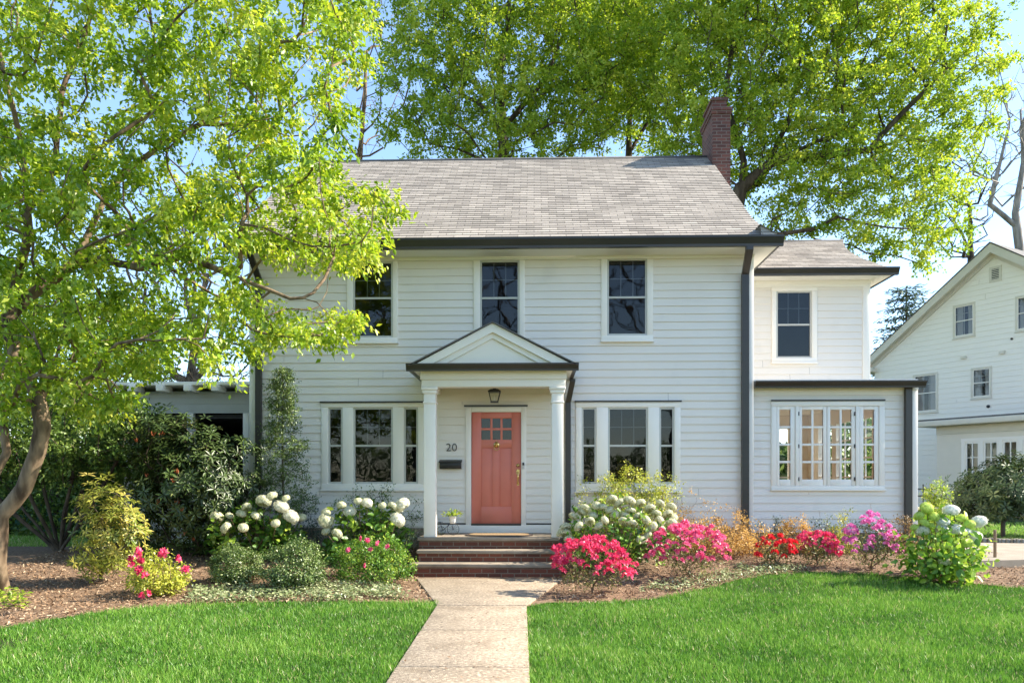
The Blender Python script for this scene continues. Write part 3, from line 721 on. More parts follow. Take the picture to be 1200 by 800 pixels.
for px in (936, 1001.5):
    for py in (484.5, 522.5, 561): 
        h = MB(); q = at(px, py, SY - .025); h.tube([(q[0], SY - .03, q[2] - .035), (q[0], SY - .03, q[2] + .035)], .011, 8); h.build('hinge', M['black'], sw)
w = MB(); siding(w, lambda z: (XR + .016, SXR), 0.62, szt - .1, SY, [sun_hole]); w.build('clapboard_wall', M['siding'], house)
t = MB(); t.box(SXR - .1, SXR + .02, SY - .03, SY + .1, .62, szt); t.build('corner_board', M['trim'], house, bevel=.004)
f = MB(); f.box(XR + .016, SXR - .101, SY - .026, SY + .1, szt - .098, szt); f.box(XR + .016, SXR + .02, SY - .05, SY + .1, szt + .001, szt + .03); f.build('frieze_board', M['cream'], house)
f = MB(); f.box(XR + .02, SXR - .01, SY + .012, SY + .2, -.1, .63); f.build('foundation', M['concrete'], house)
g = MB(); SOX = X(1086, SY - .3); g.prismx(list(reversed(gutter_profile(3.41, 3.285, SY - .2))), XR + .016, SOX); g.build('gutter', M['gutter'], house)
s = MB(); s.box(XR + .016, SOX - .08, SY - .198, 6.0, 3.30, 3.42); s.build('flat_roof', M['porchgrey'], house)
s = MB(); s.box(XR + .016, SOX - .1, SY - .19, SY - .1, 3.421, 3.445); s.build('roof_edge_strip', M['trim'], house)
d = MB(); xs_ = X(1064.3, SY - .08); pipe(d, [(xs_, SY - .08, 3.30), (xs_, SY - .08, 0.42)], 0.115, 0.085); d.build('downspout', M['gutter'], house)
# sunroom interior: cream room with windows in its right and back walls
s = MB(); s.box(XR + .03, SXR - .1, SY + .1, 5.5, .55, .6); s.build('sunroom_floor', M['woodfloor'], house)
s = MB(); s.box(XR + .016, XR + .05, SY + .1, 5.5, .6, 3.28); s.box(XR + .05, SXR - .1, SY + .1, 5.5, 3.24, 3.29)
x1_ = SXR - .1
for (a, b) in ((SY + .1, .7), (1.5, 1.75), (2.55, 2.8), (3.6, 3.85), (4.7, 5.5)): s.box(x1_, x1_ + .1, a, b, 1.25, 2.9)
s.box(x1_, x1_ + .1, SY + .1, 5.5, .3, 1.25); s.box(x1_, x1_ + .1, SY + .1, 5.5, 2.9, 3.28)
xw = [XR + .05, 5.7, 6.5, x1_]
for i in range(0, 4, 2): s.box(xw[i], xw[i + 1], 5.4, 5.5, 1.25, 2.9)
s.box(XR + .05, x1_, 5.4, 5.5, .6, 1.25); s.box(XR + .05, x1_, 5.4, 5.5, 2.9, 3.24)
s.build('sunroom_wall', M['room'], house)
s = MB()
for (a, b) in ((.7, 1.5), (1.75, 2.55), (2.8, 3.6), (3.85, 4.7)):
    s.box(x1_ + .03, x1_ + .06, (a + b) / 2 - .015, (a + b) / 2 + .015, 1.25, 2.9)
    for k in (1, 2, 3): s.box(x1_ + .032, x1_ + .058, a, b, 1.25 + 1.65 * k / 4 - .015, 1.25 + 1.65 * k / 4 + .015)
for (a, b) in ((5.7, 6.5),):
    s.box((a + b) / 2 - .015, (a + b) / 2 + .015, 5.43, 5.46, 1.25, 2.9)
    for k in (1, 2, 3): s.box(a, b, 5.432, 5.458, 1.25 + 1.65 * k / 4 - .015, 1.25 + 1.65 * k / 4 + .015)
s.build('inner_grilles', M['trim'], house)
# ---------------------------------------------------------------- porch
PYF = -1.15     # front of the porch floor slab
pl, pr_ = X(489.5, PYF - .05), X(657, PYF - .05)
st = MB()
def step(ytread, ztop, back, x0, x1, zb):
    b = MB(); b.box(x0 + .03, x1 - .03, ytread + .03, back, zb, ztop - .062); return b
zs = [(PYF, .613), (PYF - .30, .42), (PYF - .60, .225)]
brick = MB(); slab = MB()
xl0, xr0 = pl, pr_
ws = [(X(489, PYF), X(656, PYF)), (X(488, PYF - .3), X(657.5, PYF - .3)), (X(480, PYF - .6), X(660, PYF - .6))]
for i, (y, z) in enumerate(zs):
    back = 0.0 if i == 0 else zs[i - 1][0] + .03
    zb = -.05
    brick.box(ws[i][0] + .03, ws[i][1] - .03, y + .03, back if i else 0.01, zb, z - .06)
    slab.box(ws[i][0], ws[i][1], y, back + (.0 if i else 0.01), z - .0585, z)
steps = brick.build('brick_steps', M['brick'], house)
slab.build('stone_tread', M['stone'], steps, bevel=0.008)
lb = MB(); lb.box(X(465, PYF - .5), X(480, PYF - .6), PYF - .57, -.9, -.05, .165); lb.build('brick_cheek', M['brick'], steps)
# columns
def column(pa, pb):
    x0, x1 = X(pa, -1.1), X(pb, -1.1); z1 = Zx(505, 453.5, -1.1); y0 = -1.1; y1 = y0 + (x1 - x0)
    c = MB(); c.box(x0, x1, y0, y1, FZ + .001, z1 - .05)
    col = c.build('porch_column', M['trim'], house, bevel=.006)
    c = MB(); c.box(x0 - .022, x1 + .022, y0 - .022, y1 + .022, z1 - .11, z1 - .05); c.box(x0 - .04, x1 + .04, y0 - .04, y1 + .04, z1 - .05, z1 - .001)
    c.build('capital', M['trim'], col, bevel=.008)
    c = MB(); zn = Zx(505, 471.5, -1.1); c.box(x0 - .014, x1 + .014, y0 - .014, y1 + .014, zn - .018, zn + .018); c.build('neck_moulding', M['trim'], col, bevel=.006)
    return (x0, x1, y0, y1, z1)
ca = column(496.5, 510.3); cb_ = column(646.3, 660.1); zcap = ca[4]
# entablature
e = MB(); bx0, bx1 = ca[0] - .035, cb_[1] + .035; zb1 = Zx(577, 434, -1.15)
zmid = Zx(577, 444.3, -1.15)
e.box(bx0, bx1, -1.12, -.90, zcap, zmid); e.box(bx0 - .02, bx1 + .02, -1.15, -.90, zmid + .001, zb1)
e.box(bx0, bx0 + .2, -.899, -.0, zcap, zmid); e.box(bx1 - .2, bx1, -.899, -.0, zcap, zmid); e.box(bx0 - .02, bx0 + .2, -.899, 0, zmid + .001, zb1); e.box(bx1 - .2, bx1 + .02, -.899, 0, zmid + .001, zb1)
e.build('porch_beam', M['cream'], house, bevel=.006)
e = MB(); e.box(bx0 + .2, bx1 - .2, -.899, -.015, zmid - .02, zmid + .03); e.build('porch_ceiling', M['cream'], house)
# gutter around the porch eave
gY = -1.30; gxl, gxr = X(475, gY - .1), X(678.5, gY - .1); gz1, gz0 = Zx(577, 425, gY - .08), Zx(577, 433.8, gY - .06)
g = MB(); g.prismx(list(reversed(gutter_profile(gz1, gz0, gY + .02, -1, .10))), gxl, gxr)
gutter_side(g, gxr - .10, gY + .02, -.02, gz1, gz0, .10)
h_ = gz1 - gz0; dep = .10; x = gxl + .10
g.prism([(x, gz0), (x, gz1), (x - dep, gz1), (x - dep, gz1 - h_ * .18), (x - dep * .88, gz1 - h_ * .35), (x - dep * .62, gz0 + h_ * .22), (x - dep * .6, gz0)], gY + .02, -.02)
g.build('porch_gutter', M['gutter'], house)
e = MB(); e.box(gxl + .1, gxr - .1, gY + .02, -.02, gz0 + .02, gz1 - .02); e.build('porch_soffit', M['cream'], house)
# pediment
py_ = -1.22
ax, az = at(577.3, 378.5, py_ - .1)[0], at(577.3, 378.5, py_ - .1)[2]
blx, brx = X(487.5, py_ - .1), X(668, py_ - .1); bz = gz1 - .005
roofm = MB(); th = .022
for (xe, sgn) in ((blx - .12, -1), (brx + .12, 1)):
    zz = bz - .035
    A = (xe, zz); B = (ax, az)
    if sgn < 0: roofm.prism([A, B, (B[0], B[1] + th), (A[0] - .0, A[1] + th)], py_ - .16, 0.0)
    else: roofm.prism([B, A, (A[0], A[1] + th), (B[0], B[1] + th)], py_ - .16, 0.0)
proof = roofm.build('porch_roof', M['ridge'], house)
ped = MB()
def chev(mb, xo, zo, xi, zi_, y0, y1, bzz):
    """raking band between outer apex zo and inner apex; xo=(l,r) at base"""
    mb.prism([(xo[0], bzz), (xi[0], bzz), (ax, zi_), (ax, zo)][::1], y0, y1); mb.prism([(ax, zo), (ax, zi_), (xi[1], bzz), (xo[1], bzz)], y0, y1)
i1 = (X(506.7, py_ - .08), X(647.8, py_ - .08)); a1 = Zx(577, 389.5, py_ - .08)
i2 = (X(521.5, py_ - .05), X(633, py_ - .05)); a2 = Zx(577, 396.3, py_ - .05)
chev(ped, (blx, brx), az - .004, i1, a1, py_ - .12, py_ + .05, bz)
chev(ped, (i1[0] - .002, i1[1] + .002), a1 + .002, i2, a2, py_ - .075, py_ + .05, bz)
ped.build('raking_cornice', M['cream'], proof)
tp = MB(); tp.prism([(i2[0] - .003, bz), (i2[1] + .003, bz), (ax, a2 + .003)], py_ - .04, py_ + .04); tp.build('tympanum', M['trim'], proof)
d = MB(); xd = X(665.7, -.1); pipe(d, [(gxr - .05, -.25, gz0), (gxr - .05, -.25, gz0 - .05), (xd, -.07, gz0 - .42), (xd, -.07, 0.5)], 0.1, 0.08); d.build('downspout', M['gutter'], house)
# door
dr = MB(); d0, d1_, dz0, dz1 = DO
lit = glassrect(564, 599.5, 490, 515)
y0, y1 = 0.0, .05
dr.box(d0, lit[0], y0, y1, dz0, dz1); dr.box(lit[1], d1_, y0, y1, dz0, dz1); dr.box(lit[0], lit[1], y0, y1, lit[3], dz1)
p1 = glassrect(563.5, 577, 524.5, 593.5); p2 = glassrect(585.3, 599.3, 524.5, 593.5)
dr.box(lit[0], lit[1], y0, y1, p1[3], lit[2]); dr.box(lit[0], lit[1], y0, y1, dz0, p1[2])
for a, b in ((lit[0], p1[0]), (p1[1], p2[0]), (p2[1], lit[1])): 
    if b > a: dr.box(a, b, y0, y1, p1[2], p1[3])
for p in (p1, p2): dr.box(p[0], p[1], y0 + .014, y1, p[2], p[3])
for i in (1, 2): xx = lit[0] + (lit[1] - lit[0]) * i / 3; dr.box(xx - .02, xx + .02, y0 + .004, y1, lit[2], lit[3])
zz = (lit[2] + lit[3]) / 2
xs3 = [lit[0] + (lit[1] - lit[0]) * i / 3 for i in range(4)]
for i in range(3): dr.box(xs3[i] + (.02 if i else 0), xs3[i + 1] - (.02 if i < 2 else 0), y0 + .005, y1, zz - .02, zz + .02)
door = dr.build('front_door', M['door'], house, bevel=.004); door['label'] = 'coral pink front door with six small panes and brass fittings'
p = MB(); p.face([(lit[0], .03, lit[2]), (lit[1], .03, lit[2]), (lit[1], .03, lit[3]), (lit[0], .03, lit[3])]); p.build('pane', M['glass'], door)
k = MB(); q = at(581.8, 521.5, -.02); 
k.tube([(q[0], -.001, q[2] + .01), (q[0], -.02, q[2] + .01)], .055, 16); k.tube([(q[0], -.02, q[2] + .01), (q[0], -.04, q[2] + .01)], [.02, .012], 10)
k.tube([(q[0] + .045 * math.cos(a), -.03 - .006 * math.sin(a), q[2] - .035 + .06 * math.sin(a)) for a in np.linspace(0, 2 * math.pi, 17)], .006, 6)
k.tube([(q[0], -.001, q[2] + .05), (q[0], -.012, q[2] + .085)], [.012, .004], 8); k.build('knocker', M['brass'], door, smooth=True)
h = MB(); q = at(607, 545, -.02); h.tube([(q[0], -.001, q[2]), (q[0], -.022, q[2])], .032, 16); h.tube([(q[0], -.02, q[2]), (q[0], -.035, q[2])], .014, 10); h.build('deadbolt', M['brass'], door, smooth=False)
h = MB(); q1 = at(607, 551, -.02); q2 = at(607, 566.5, -.02)
h.box(q1[0] - .028, q1[0] + .028, -.012, -.001, q1[2] - .07, q1[2] + .02); h.tube([(q1[0], -.01, q1[2] - .03), (q1[0], -.06, q1[2] - .045), (q1[0], -.065, (q1[2] + q2[2]) / 2), (q1[0], -.045, q2[2] + .02), (q1[0], -.01, q2[2])], [.014, .013, .012, .012, .016], 8)
h.box(q1[0] - .018, q1[0] + .018, -.01, -.001, q2[2] - .03, q2[2] + .035); h.build('handle', M['brass'], door)
dc = MB()
dc.box(CAS[0], DO[0] - .004, -.035, .05, FZ + .06, CAS[3]); dc.box(DO[1] + .004, CAS[1], -.035, .05, FZ + .06, CAS[3]); dc.box(DO[0] - .004, DO[1] + .004, -.035, .05, DO[3] + .004, CAS[3])
casing = dc.build('door_casing', M['trim'], house, bevel=.004)
s = MB(); s.box(CAS[0] - .03, CAS[1] + .03, -.06, .02, CAS[3] + .001, CAS[3] + .03); s.build('drip_cap', M['gutter'], casing)
s = MB(); s.box(DO[0] - .003, DO[1] + .003, -.05, .05, dz0 - .035, dz0 - .002); s.build('threshold', M['gutter'], casing)
kz = Zx(577, 614.5, -.04)
s = MB(); s.box(ca[0] + .05, cb_[1] - .05, -.045, .02, FZ + .001, kz); s.build('kick_board', M['trim'], house, bevel=.003)
for a, b in ((X(511), CAS[0] - .002), (CAS[1] + .002, X(648))):
    s = MB(); s.box(a, b, -.02, .01, kz + .001, kz + .03); s.build('wall_flashing', M['gutter'], house)
# doorbell
s = MB(); q = at(613.2, 545.5, -.05); s.box(q[0] - .022, q[0] + .022, -.06, -.036, q[2] - .06, q[2] + .065)
db = s.build('doorbell', M['plastic'], house, bevel=.008); s = MB(); s.box(q[0] - .018, q[0] + .018, -.064, -.061, q[2] + .01, q[2] + .058); s.build('doorbell_camera', M['black'], db)
# house number
tx = bpy.data.curves.new('house_number', 'FONT'); tx.body = '20'; tx.size = .2; tx.extrude = .006; tx.space_character = 1.05; tx.offset = -0.002
to = bpy.data.objects.new('tmpnumber', tx); COL.objects.link(to); to.rotation_euler = (R(90), 0, 0)
bpy.context.view_layer.update(); me = bpy.data.meshes.new_from_object(to); bpy.data.objects.remove(to)
q = at(522.3, 528.3, -.03)
vv = [(v.co.x, -v.co.z, v.co.y) for v in me.vertices]; xsz = max(v[0] for v in vv)
tgt = X(535.3) - X(522.3); sc = tgt / xsz
vv = [(q[0] + v[0] * sc, -.022 + v[1], q[2] + v[2] * sc * .98) for v in vv]
lo = [i for p in me.polygons for i in p.vertices]; to_ = [len(p.vertices) for p in me.polygons]
mesh_np('house_number', vv, lo, to_, M['black'], house)
# mailbox
q = glassrect(516, 541, 539, 549)
mbx = thing('mailbox', (q[0] + .2, -.06, q[2]), 'small black metal mailbox fixed to the wall beneath the house number', 'mailbox')
s = MB(); s.prismx([(-.016, q[2]), (-.11, q[2]), (-.125, q[2] + .03), (-.125, q[3] - .05), (-.016, q[3] - .02)][::-1], q[0], q[1]); s.build('box', M['black'], mbx, bevel=.005)
s = MB(); s.prismx([(-.012, q[3] - .018), (-.14, q[3] - .055), (-.145, q[3] - .03), (-.012, q[3] + .012)][::-1], q[0] - .012, q[1] + .012); s.build('lid', M['black'], mbx, bevel=.004)
# lantern under porch ceiling
ly = -.55; q = at(579.5, 471.5, ly); qt = at(579.5, 456, ly)
lan = thing('porch_lantern', (q[0], ly, q[2]), 'black tapered glass lantern hanging under the porch ceiling above the door', 'lantern')
hh = qt[2] - q[2]; s = MB(); wt_, wb_ = .10, .06; zt_, zb_ = q[2] + hh * .78, q[2] + .02
for sx in (-1, 1):
    for sy in (-1, 1): s.tube([(q[0] + sx * wb_, ly + sy * wb_, zb_), (q[0] + sx * wt_, ly + sy * wt_, zt_)], .008, 4)
s.box(q[0] - wb_ - .01, q[0] + wb_ + .01, ly - wb_ - .01, ly + wb_ + .01, zb_ - .02, zb_)
s.box(q[0] - wt_ - .008, q[0] + wt_ + .008, ly - wt_ - .008, ly + wt_ + .008, zt_, zt_ + .014)
s.build('cage', M['black'], lan)
s = MB(); s.tube([(q[0], ly, zt_ + .014), (q[0], ly, q[2] + hh)], [.165, .085], 4); s.tube([(q[0], ly, q[2] + hh), (q[0], ly, zmid - .02)], .03, 10)
s.build('cap', M['black'], lan)
s = MB()
for sx, sy in ((1, 0), (-1, 0), (0, 1), (0, -1)):
    e1 = lambda w_, z, t: (q[0] + (sx * w_ if sx else t * w_), ly + (sy * w_ if sy else t * w_), z)
    s.face([e1(wb_, zb_, -1), e1(wb_, zb_, 1), e1(wt_, zt_, 1), e1(wt_, zt_, -1)])
s.build('glass', M['clearglass'], lan)
s = MB(); s.tube([(q[0], ly, zb_), (q[0], ly, zb_ + .11)], .012, 8); s.build('candle_tube', M['cream'], lan)
# doormat
m_ = MB(); mc = at(585, 624.5, -.66); rx_, ry_ = .60, .30
def oval(rx, ry, z): return [(mc[0] + rx * (abs(math.cos(a)) ** .5) * (1 if math.cos(a) > 0 else -1), -.66 + ry * (abs(math.sin(a)) ** .8) * (1 if math.sin(a) > 0 else -1)) for a in np.linspace(0, 2 * math.pi, 40, endpoint=False)]
dm = thing('doormat', (mc[0], -.66, FZ), 'brown oval doormat with dark border on the porch floor before the coral door', 'doormat')
m_.prismz(oval(rx_, ry_, 0), FZ + .002, FZ + .018); m_.build('border', M['matedge'], dm)
m_ = MB(); m_.prismz(oval(rx_ - .07, ry_ - .05, 0), FZ + .0185, FZ + .026); m_.build('coir_field', M['mat'], dm)
# bicycle plant stand
bk = at(523, 626, -.62); bz_ = FZ
bike = thing('bicycle_plant_stand', (bk[0], -.62, FZ), 'small dark wire bicycle plant stand on the porch floor left of the door', 'plant stand')
def wheel(cx_, r_):
    s = MB(); s.tube([(cx_ + r_ * math.cos(a), -.62, FZ + r_ + .004 + r_ * math.sin(a)) for a in np.linspace(0, 2 * math.pi, 25)], .0045, 5, cap=False)
    for a in np.linspace(0, math.pi, 6, endpoint=False): s.tube([(cx_ - r_ * math.cos(a), -.62, FZ + r_ + .004 - r_ * math.sin(a)), (cx_ + r_ * math.cos(a), -.62, FZ + r_ + .004 + r_ * math.sin(a))], .0018, 3)
    s.build('wheel', M['black'], bike)
xw_ = X(531, -.62); xr_ = X(517, -.62)
wheel(xw_, .105); wheel(xr_, .075)
s = MB(); zf = FZ
s.tube([(xw_, -.62, zf + .105), (xw_ - .03, -.62, zf + .24), (xw_ - .07, -.62, zf + .27)], .005, 5); s.tube([(xw_ - .03, -.62, zf + .24), (xr_ + .03, -.62, zf + .08), (xr_, -.62, zf + .08)], .005, 5)
s.tube([(xr_ + .03, -.62, zf + .08), (xr_ - .02, -.62, zf + .23), (xr_ - .06, -.62, zf + .235), (xr_ + .03, -.62, zf + .235)], .005, 5); s.tube([(xr_ - .01, -.62, zf + .2), (xw_ - .02, -.62, zf + .2)], .005, 5)
s.tube([(xw_ - .01 + .075 * math.cos(a), -.62 + .075 * math.sin(a), zf + .205) for a in np.linspace(0, 2 * math.pi, 17)], .004, 5, cap=False)
s.build('frame', M['black'], bike)
pc = (xw_ - .01, -.62, zf + .207)
pp = thing('potted_plant', pc, 'leafy green plant in a small white pot held by the bicycle stand', 'potted plant')
s = MB(); s.lathe(pc, [(.045, 0), (.055, .06), (.065, .12), (.07, .122), (.068, .135), (.058, .135), (.05, .11)], 16); s.build('pot', M['pot'], pp, smooth=True)
n = 130; dirs = rdir(n); dirs[:, 2] = np.abs(dirs[:, 2]) * .8 + .05; P = np.array(pc) + np.array([0, 0, .13]) + dirs * RNG.uniform(.02, .14, (n, 1)) * [1.25, 1, .9]
inst('leaves', *LEAF, P, dirs + rdir(n) * .4, rdir(n) + [0, 0, 1.2], RNG.uniform(.04, .07, n), M['leaf_lime'], pp)
# ---------------------------------------------------------------- left screened side porch
LPY = 0.9
lx0, lx1 = X(142, LPY), XL - .02
lzt = Zx(240, 452.5, LPY); lzm = Zx(240, 484, LPY)
s = MB(); siding(s, lambda z: (lx0, lx1), lzm, lzt - .1, LPY, [], .13, .01, False); s.build('side_porch_frieze', M['porchgrey'], house)
s = MB(); s.box(lx0 - .25, lx1, LPY - .35, 5.2, lzt - .02, lzt + .05); s.build('side_porch_roof', M['trim'], house, bevel=.01)
for px in (160, 193, 225, 257, 286): 
    s = MB(); xx = X(px, LPY - .2); s.box(xx - .07, xx + .07, LPY - .42, LPY - .012, lzt - .14, lzt - .022); s.build('rafter_tail', M['trim'], house, bevel=.006)
for px, w_ in ((288.5, .12), (223, .12), (150, .14)): s = MB(); xx = X(px, LPY); s.box(xx - w_ / 2, xx + w_ / 2, LPY - .02, LPY + .12, .4, lzm); s.build('side_porch_post', M['trim'], house, bevel=.006)
s = MB(); s.box(lx0, lx1, LPY, LPY + .1, .1, 1.05); s.build('side_porch_knee_wall', M['porchgrey'], house)
s = MB(); s.box(lx0, lx1, 5.0, 5.1, .1, lzt); s.box(lx0, lx0 + .1, 1.02, 5.0, .1, lzt - .03); s.box(lx0 + .1, lx1, LPY + .1, 5.0, .5, .55); s.box(lx0 + .1, lx1, LPY + .1, 5.0, lzm - .1, lzm - .02); s.build('side_porch_back_wall', M['room_shade'], house)
# ---------------------------------------------------------------- trees
def poly_sample(polys, n, dmin, dmax, mind, rng=RNG):
    """random points of a crown: inside an outline seen at depths dmin..dmax, spread at least mind apart"""
    out = []
    def inside(x, y, p):
        c = False; j = len(p) - 1
        for i in range(len(p)):
            if (p[i][1] > y) != (p[j][1] > y) and x < (p[j][0] - p[i][0]) * (y - p[i][1]) / (p[j][1] - p[i][1]) + p[i][0]: c = not c
            j = i
        return c
    xs = [q[0] for p in polys for q in p]; ys = [q[1] for p in polys for q in p]
    tries = 0
    while len(out) < n and tries < n * 60:
        tries += 1
        x = rng.uniform(min(xs), max(xs)); y = rng.uniform(min(ys), max(ys))
        if not any(inside(x, y, p) for p in polys): continue
        q = np.array(atd(x, y, rng.uniform(dmin, dmax)))
        if out and np.min(np.linalg.norm(np.array(out) - q, axis=1)) < mind: continue
        out.append(q)
    return np.array(out)
def ell_sample(ells, n, mind, rng=RNG, shell=0.0):
    out = []; vol = np.array([e[1][0] * e[1][1] * e[1][2] for e in ells]); vol = vol / vol.sum(); tries = 0
    while len(out) < n and tries < n * 40:
        tries += 1
        e = ells[rng.choice(len(ells), p=vol)]; d = rng.normal(size=3); d /= np.linalg.norm(d)
        r = (rng.random() ** (1 / 3.)) * (1 - shell) + shell
        q = np.array(e[0]) + d * r * np.array(e[1])
        if out and np.min(np.linalg.norm(np.array(out) - q, axis=1)) < mind: continue
        out.append(q)
    return np.array(out)
def leafy(name, tips, per, spread, size, mat, parent, shape=LEAF, droop=0.25, flat=0.55, clump=None, rng=RNG, tintmap=None):
    """leaves in small sprays: several twigs at every tip, leaves along the twigs"""
    T = np.asarray(tips); nt_ = len(T); tw = 5; k = max(1, per // tw)
    tdir = rdir(nt_ * tw, rng); tdir[:, 2] = tdir[:, 2] * 0.55 - 0.05; tdir = nrm(tdir)
    base = np.repeat(T, tw, axis=0) + rng.normal(size=(nt_ * tw, 3)) * spread * 0.33 * [1, 1, flat]
    L_ = rng.uniform(0.5, 1.15, (nt_ * tw, 1)) * spread
    s = rng.random((nt_ * tw, k, 1))
    P = base[:, None, :] + tdir[:, None, :] * L_[:, None, :] * s + rng.normal(size=(nt_ * tw, k, 3)) * size * 0.6
    P[:, :, 2] -= (s[:, :, 0] ** 2) * L_ * droop * 0.6
    P = P.reshape(-1, 3); n = len(P)
    Xd = np.repeat(tdir, k, axis=0) * 0.7 + rdir(n, rng) * 0.9; Xd[:, 2] -= droop
    Nd = rdir(n, rng) * 0.75 + np.array([0, 0, 0.8])
    S = size * rng.uniform(0.6, 1.25, n)
    cl = np.repeat(np.repeat(rng.normal(size=nt_) * 0.14, tw), k)
    tint = np.clip(0.5 + cl + rng.normal(size=n) * 0.2, 0, 1)
    if tintmap is not None: tint = np.clip(tint + tintmap(P), 0, 1)
    return inst(name, *shape, P, Xd, Nd, S, mat, parent, tint)
def tree(name, label, cat, starts, tips, base_r, per, spread, size, lm, bm, group=None, seg=.35, shape=LEAF, wob=.1, rmin=.006, sides=8, droop=.25, expo=.5, partname='crown', trunkname='trunk', tintmap=None, up=0.0, flat=.55):
    b = starts[0][0]; t = thing(name, tuple(b), label, cat, group)
    sk = grow(starts, tips, base_r, seg=seg, wob=wob, rmin=rmin, expo=expo, up=up)
    mb = MB(); skeleton_mesh(mb, sk, sides); mb.build(trunkname, bm, t, smooth=True)
    if per: leafy(partname, tips, per, spread, size, lm, t, shape, droop, tintmap=tintmap, flat=flat)
    return t, sk
pd = lambda px, py, d: atd(px, py, d)
# --- the multi-stemmed tree at the left front
D0 = 9.9
gb = ground_at(4, 700)
def dz(px, py, d): return pd(px, py, d)
S1 = [(gb[0], gb[1], gb[2] - .05), dz(-3, 660, D0), dz(0, 605, D0), dz(28, 572, D0), dz(44, 530, D0 - .05), dz(50, 500, D0 - .1), dz(42, 460, D0 - .1), dz(26, 436, D0 - .1), dz(14, 402, D0), dz(10, 372, D0),
      dz(18, 330, D0 - .1), dz(34, 275, D0 - .3), dz(30, 215, D0 - .5), dz(24, 165, D0 - .8), dz(8, 100, D0 - 1.0), dz(-10, 20, D0 - 1.1)]
S2 = [dz(12, 368, D0), dz(30, 350, D0 + .1), dz(56, 332, D0 + .2), dz(88, 308, D0 + .3), dz(108, 265, D0 + .4), dz(126, 224, D0 + .5), dz(152, 198, D0 + .6), dz(190, 169, D0 + .7), dz(236, 145, D0 + .8), dz(287, 147, D0 + .9), dz(340, 160, D0 + 1.0)]
S3 = [dz(44, 258, D0 - .3), dz(58, 215, D0 - .2), dz(66, 175, D0 - .1), dz(72, 110, D0), dz(100, 40, D0 + .1), dz(120, -40, D0 + .1)]
S4 = [dz(90, 306, D0 + .3), dz(125, 304, D0 + .0), dz(162, 314, D0 - .3), dz(215, 300, D0 - .5), dz(270, 322, D0 - .6), dz(340, 350, D0 - .6)]
S5 = [dz(100, 285, D0 + .4), dz(130, 283, D0 + .6), dz(175, 290, D0 + .9), dz(205, 318, D0 + 1.1), dz(250, 345, D0 + 1.2)]
S6 = [(gb[0] + .02, gb[1], gb[2]), dz(-22, 640, D0 + .3), dz(-8, 560, D0 + .3), dz(8, 530, D0 + .3), dz(2, 480, D0 + .4), dz(-6, 430, D0 + .5), dz(-30, 350, D0 + .4), dz(-60, 240, D0 + .4), dz(-90, 120, D0 + .4)]
S7 = [dz(46, 470, D0 - .1), dz(62, 430, D0 + .3), dz(74, 390, D0 + .7), dz(84, 340, D0 + .9), dz(90, 300, D0 + 1.1)]
tipsA = poly_sample([[(-160, -110), (400, -110), (425, 20), (428, 90), (400, 150), (445, 215), (462, 260), (420, 318), (300, 300), (240, 330), (330, 335), (425, 360), (432, 392), (395, 410), (335, 402), (300, 425), (250, 430), (205, 395), (175, 430), (120, 452), (-30, 440), (-160, 400)],
                     [(-150, 400), (80, 420), (140, 450), (165, 470), (110, 490), (-100, 470)]], 700, 7.9, 11.9, 0.245)
lt, skA = tree('maple_tree', 'leafy spring green tree with several stems rising from the mulch at the far left', 'tree',
     [S1, S2, S3, S4, S5, S6, S7], tipsA, .115, 150, .27, .078, M['leaf_front'], M['bark'], seg=.22, wob=.05, rmin=.005, sides=10, droop=.5, expo=.46, flat=.5)
# --- big maples behind the house
def ell(px, py, d, rx, ry, rz): return (np.array(atd(px, py, d)), (rx, ry, rz))
def bigtree(label, bx, d, trunk, ells, n, per, spread, size, r0, mind=.55, extra=()):
    b = atd(bx, 600, d); b = (b[0], b[1], 0.25)
    tips = ell_sample(ells, n, mind)
    return tree('maple_tree', label, 'tree', [[b] + [atd(px, py, d + dd) for px, py, dd in trunk]] + [[atd(px, py, d + dd) for px, py, dd in e] for e in extra], tips, r0, per, spread, size, M['leaf_back'], M['barkdark'],
                group='maples behind the house', seg=.7, shape=LEAF, wob=.12, rmin=.013, sides=8, droop=.3, expo=.58)
bigtree('round crowned green maple behind the middle of the roof, left of the chimney', 592, 27, [(590, 180, 0), (586, 90, 0), (600, -20, 0)],
        [ell(600, 60, 27, 4.6, 3.6, 4.2), ell(520, 110, 27, 2.6, 2.6, 2.4), ell(690, 60, 28, 2.8, 3, 3.6), ell(500, 40, 27, 1.8, 2.4, 2.2), ell(505, 150, 27, 1.8, 1.6, 1.2), ell(650, 150, 27, 2.2, 1.6, 1.2), ell(590, -70, 27, 4.2, 3.4, 3.2)], 620, 150, .50, .142, .22, .72,
        extra=([(588, 150, 0), (560, 120, .5), (520, 100, 1)], [(590, 150, 0), (640, 90, .5), (660, 40, 1)]))
bigtree('slender straight maple behind the ridge, between the round maple and chimney', 737, 31, [(737, 180, 0), (738, 60, 0), (735, -60, 0)],
        [ell(740, 50, 31, 2.8, 3, 3.8), ell(790, 0, 31, 3.2, 3, 3.4), ell(700, -60, 31, 3.4, 3, 3.4), ell(760, 130, 31, 2.4, 2.2, 1.6)], 380, 150, .52, .155, .14, .68,
        extra=([(738, 170, 0), (780, 110, .5), (800, 60, .5)],))
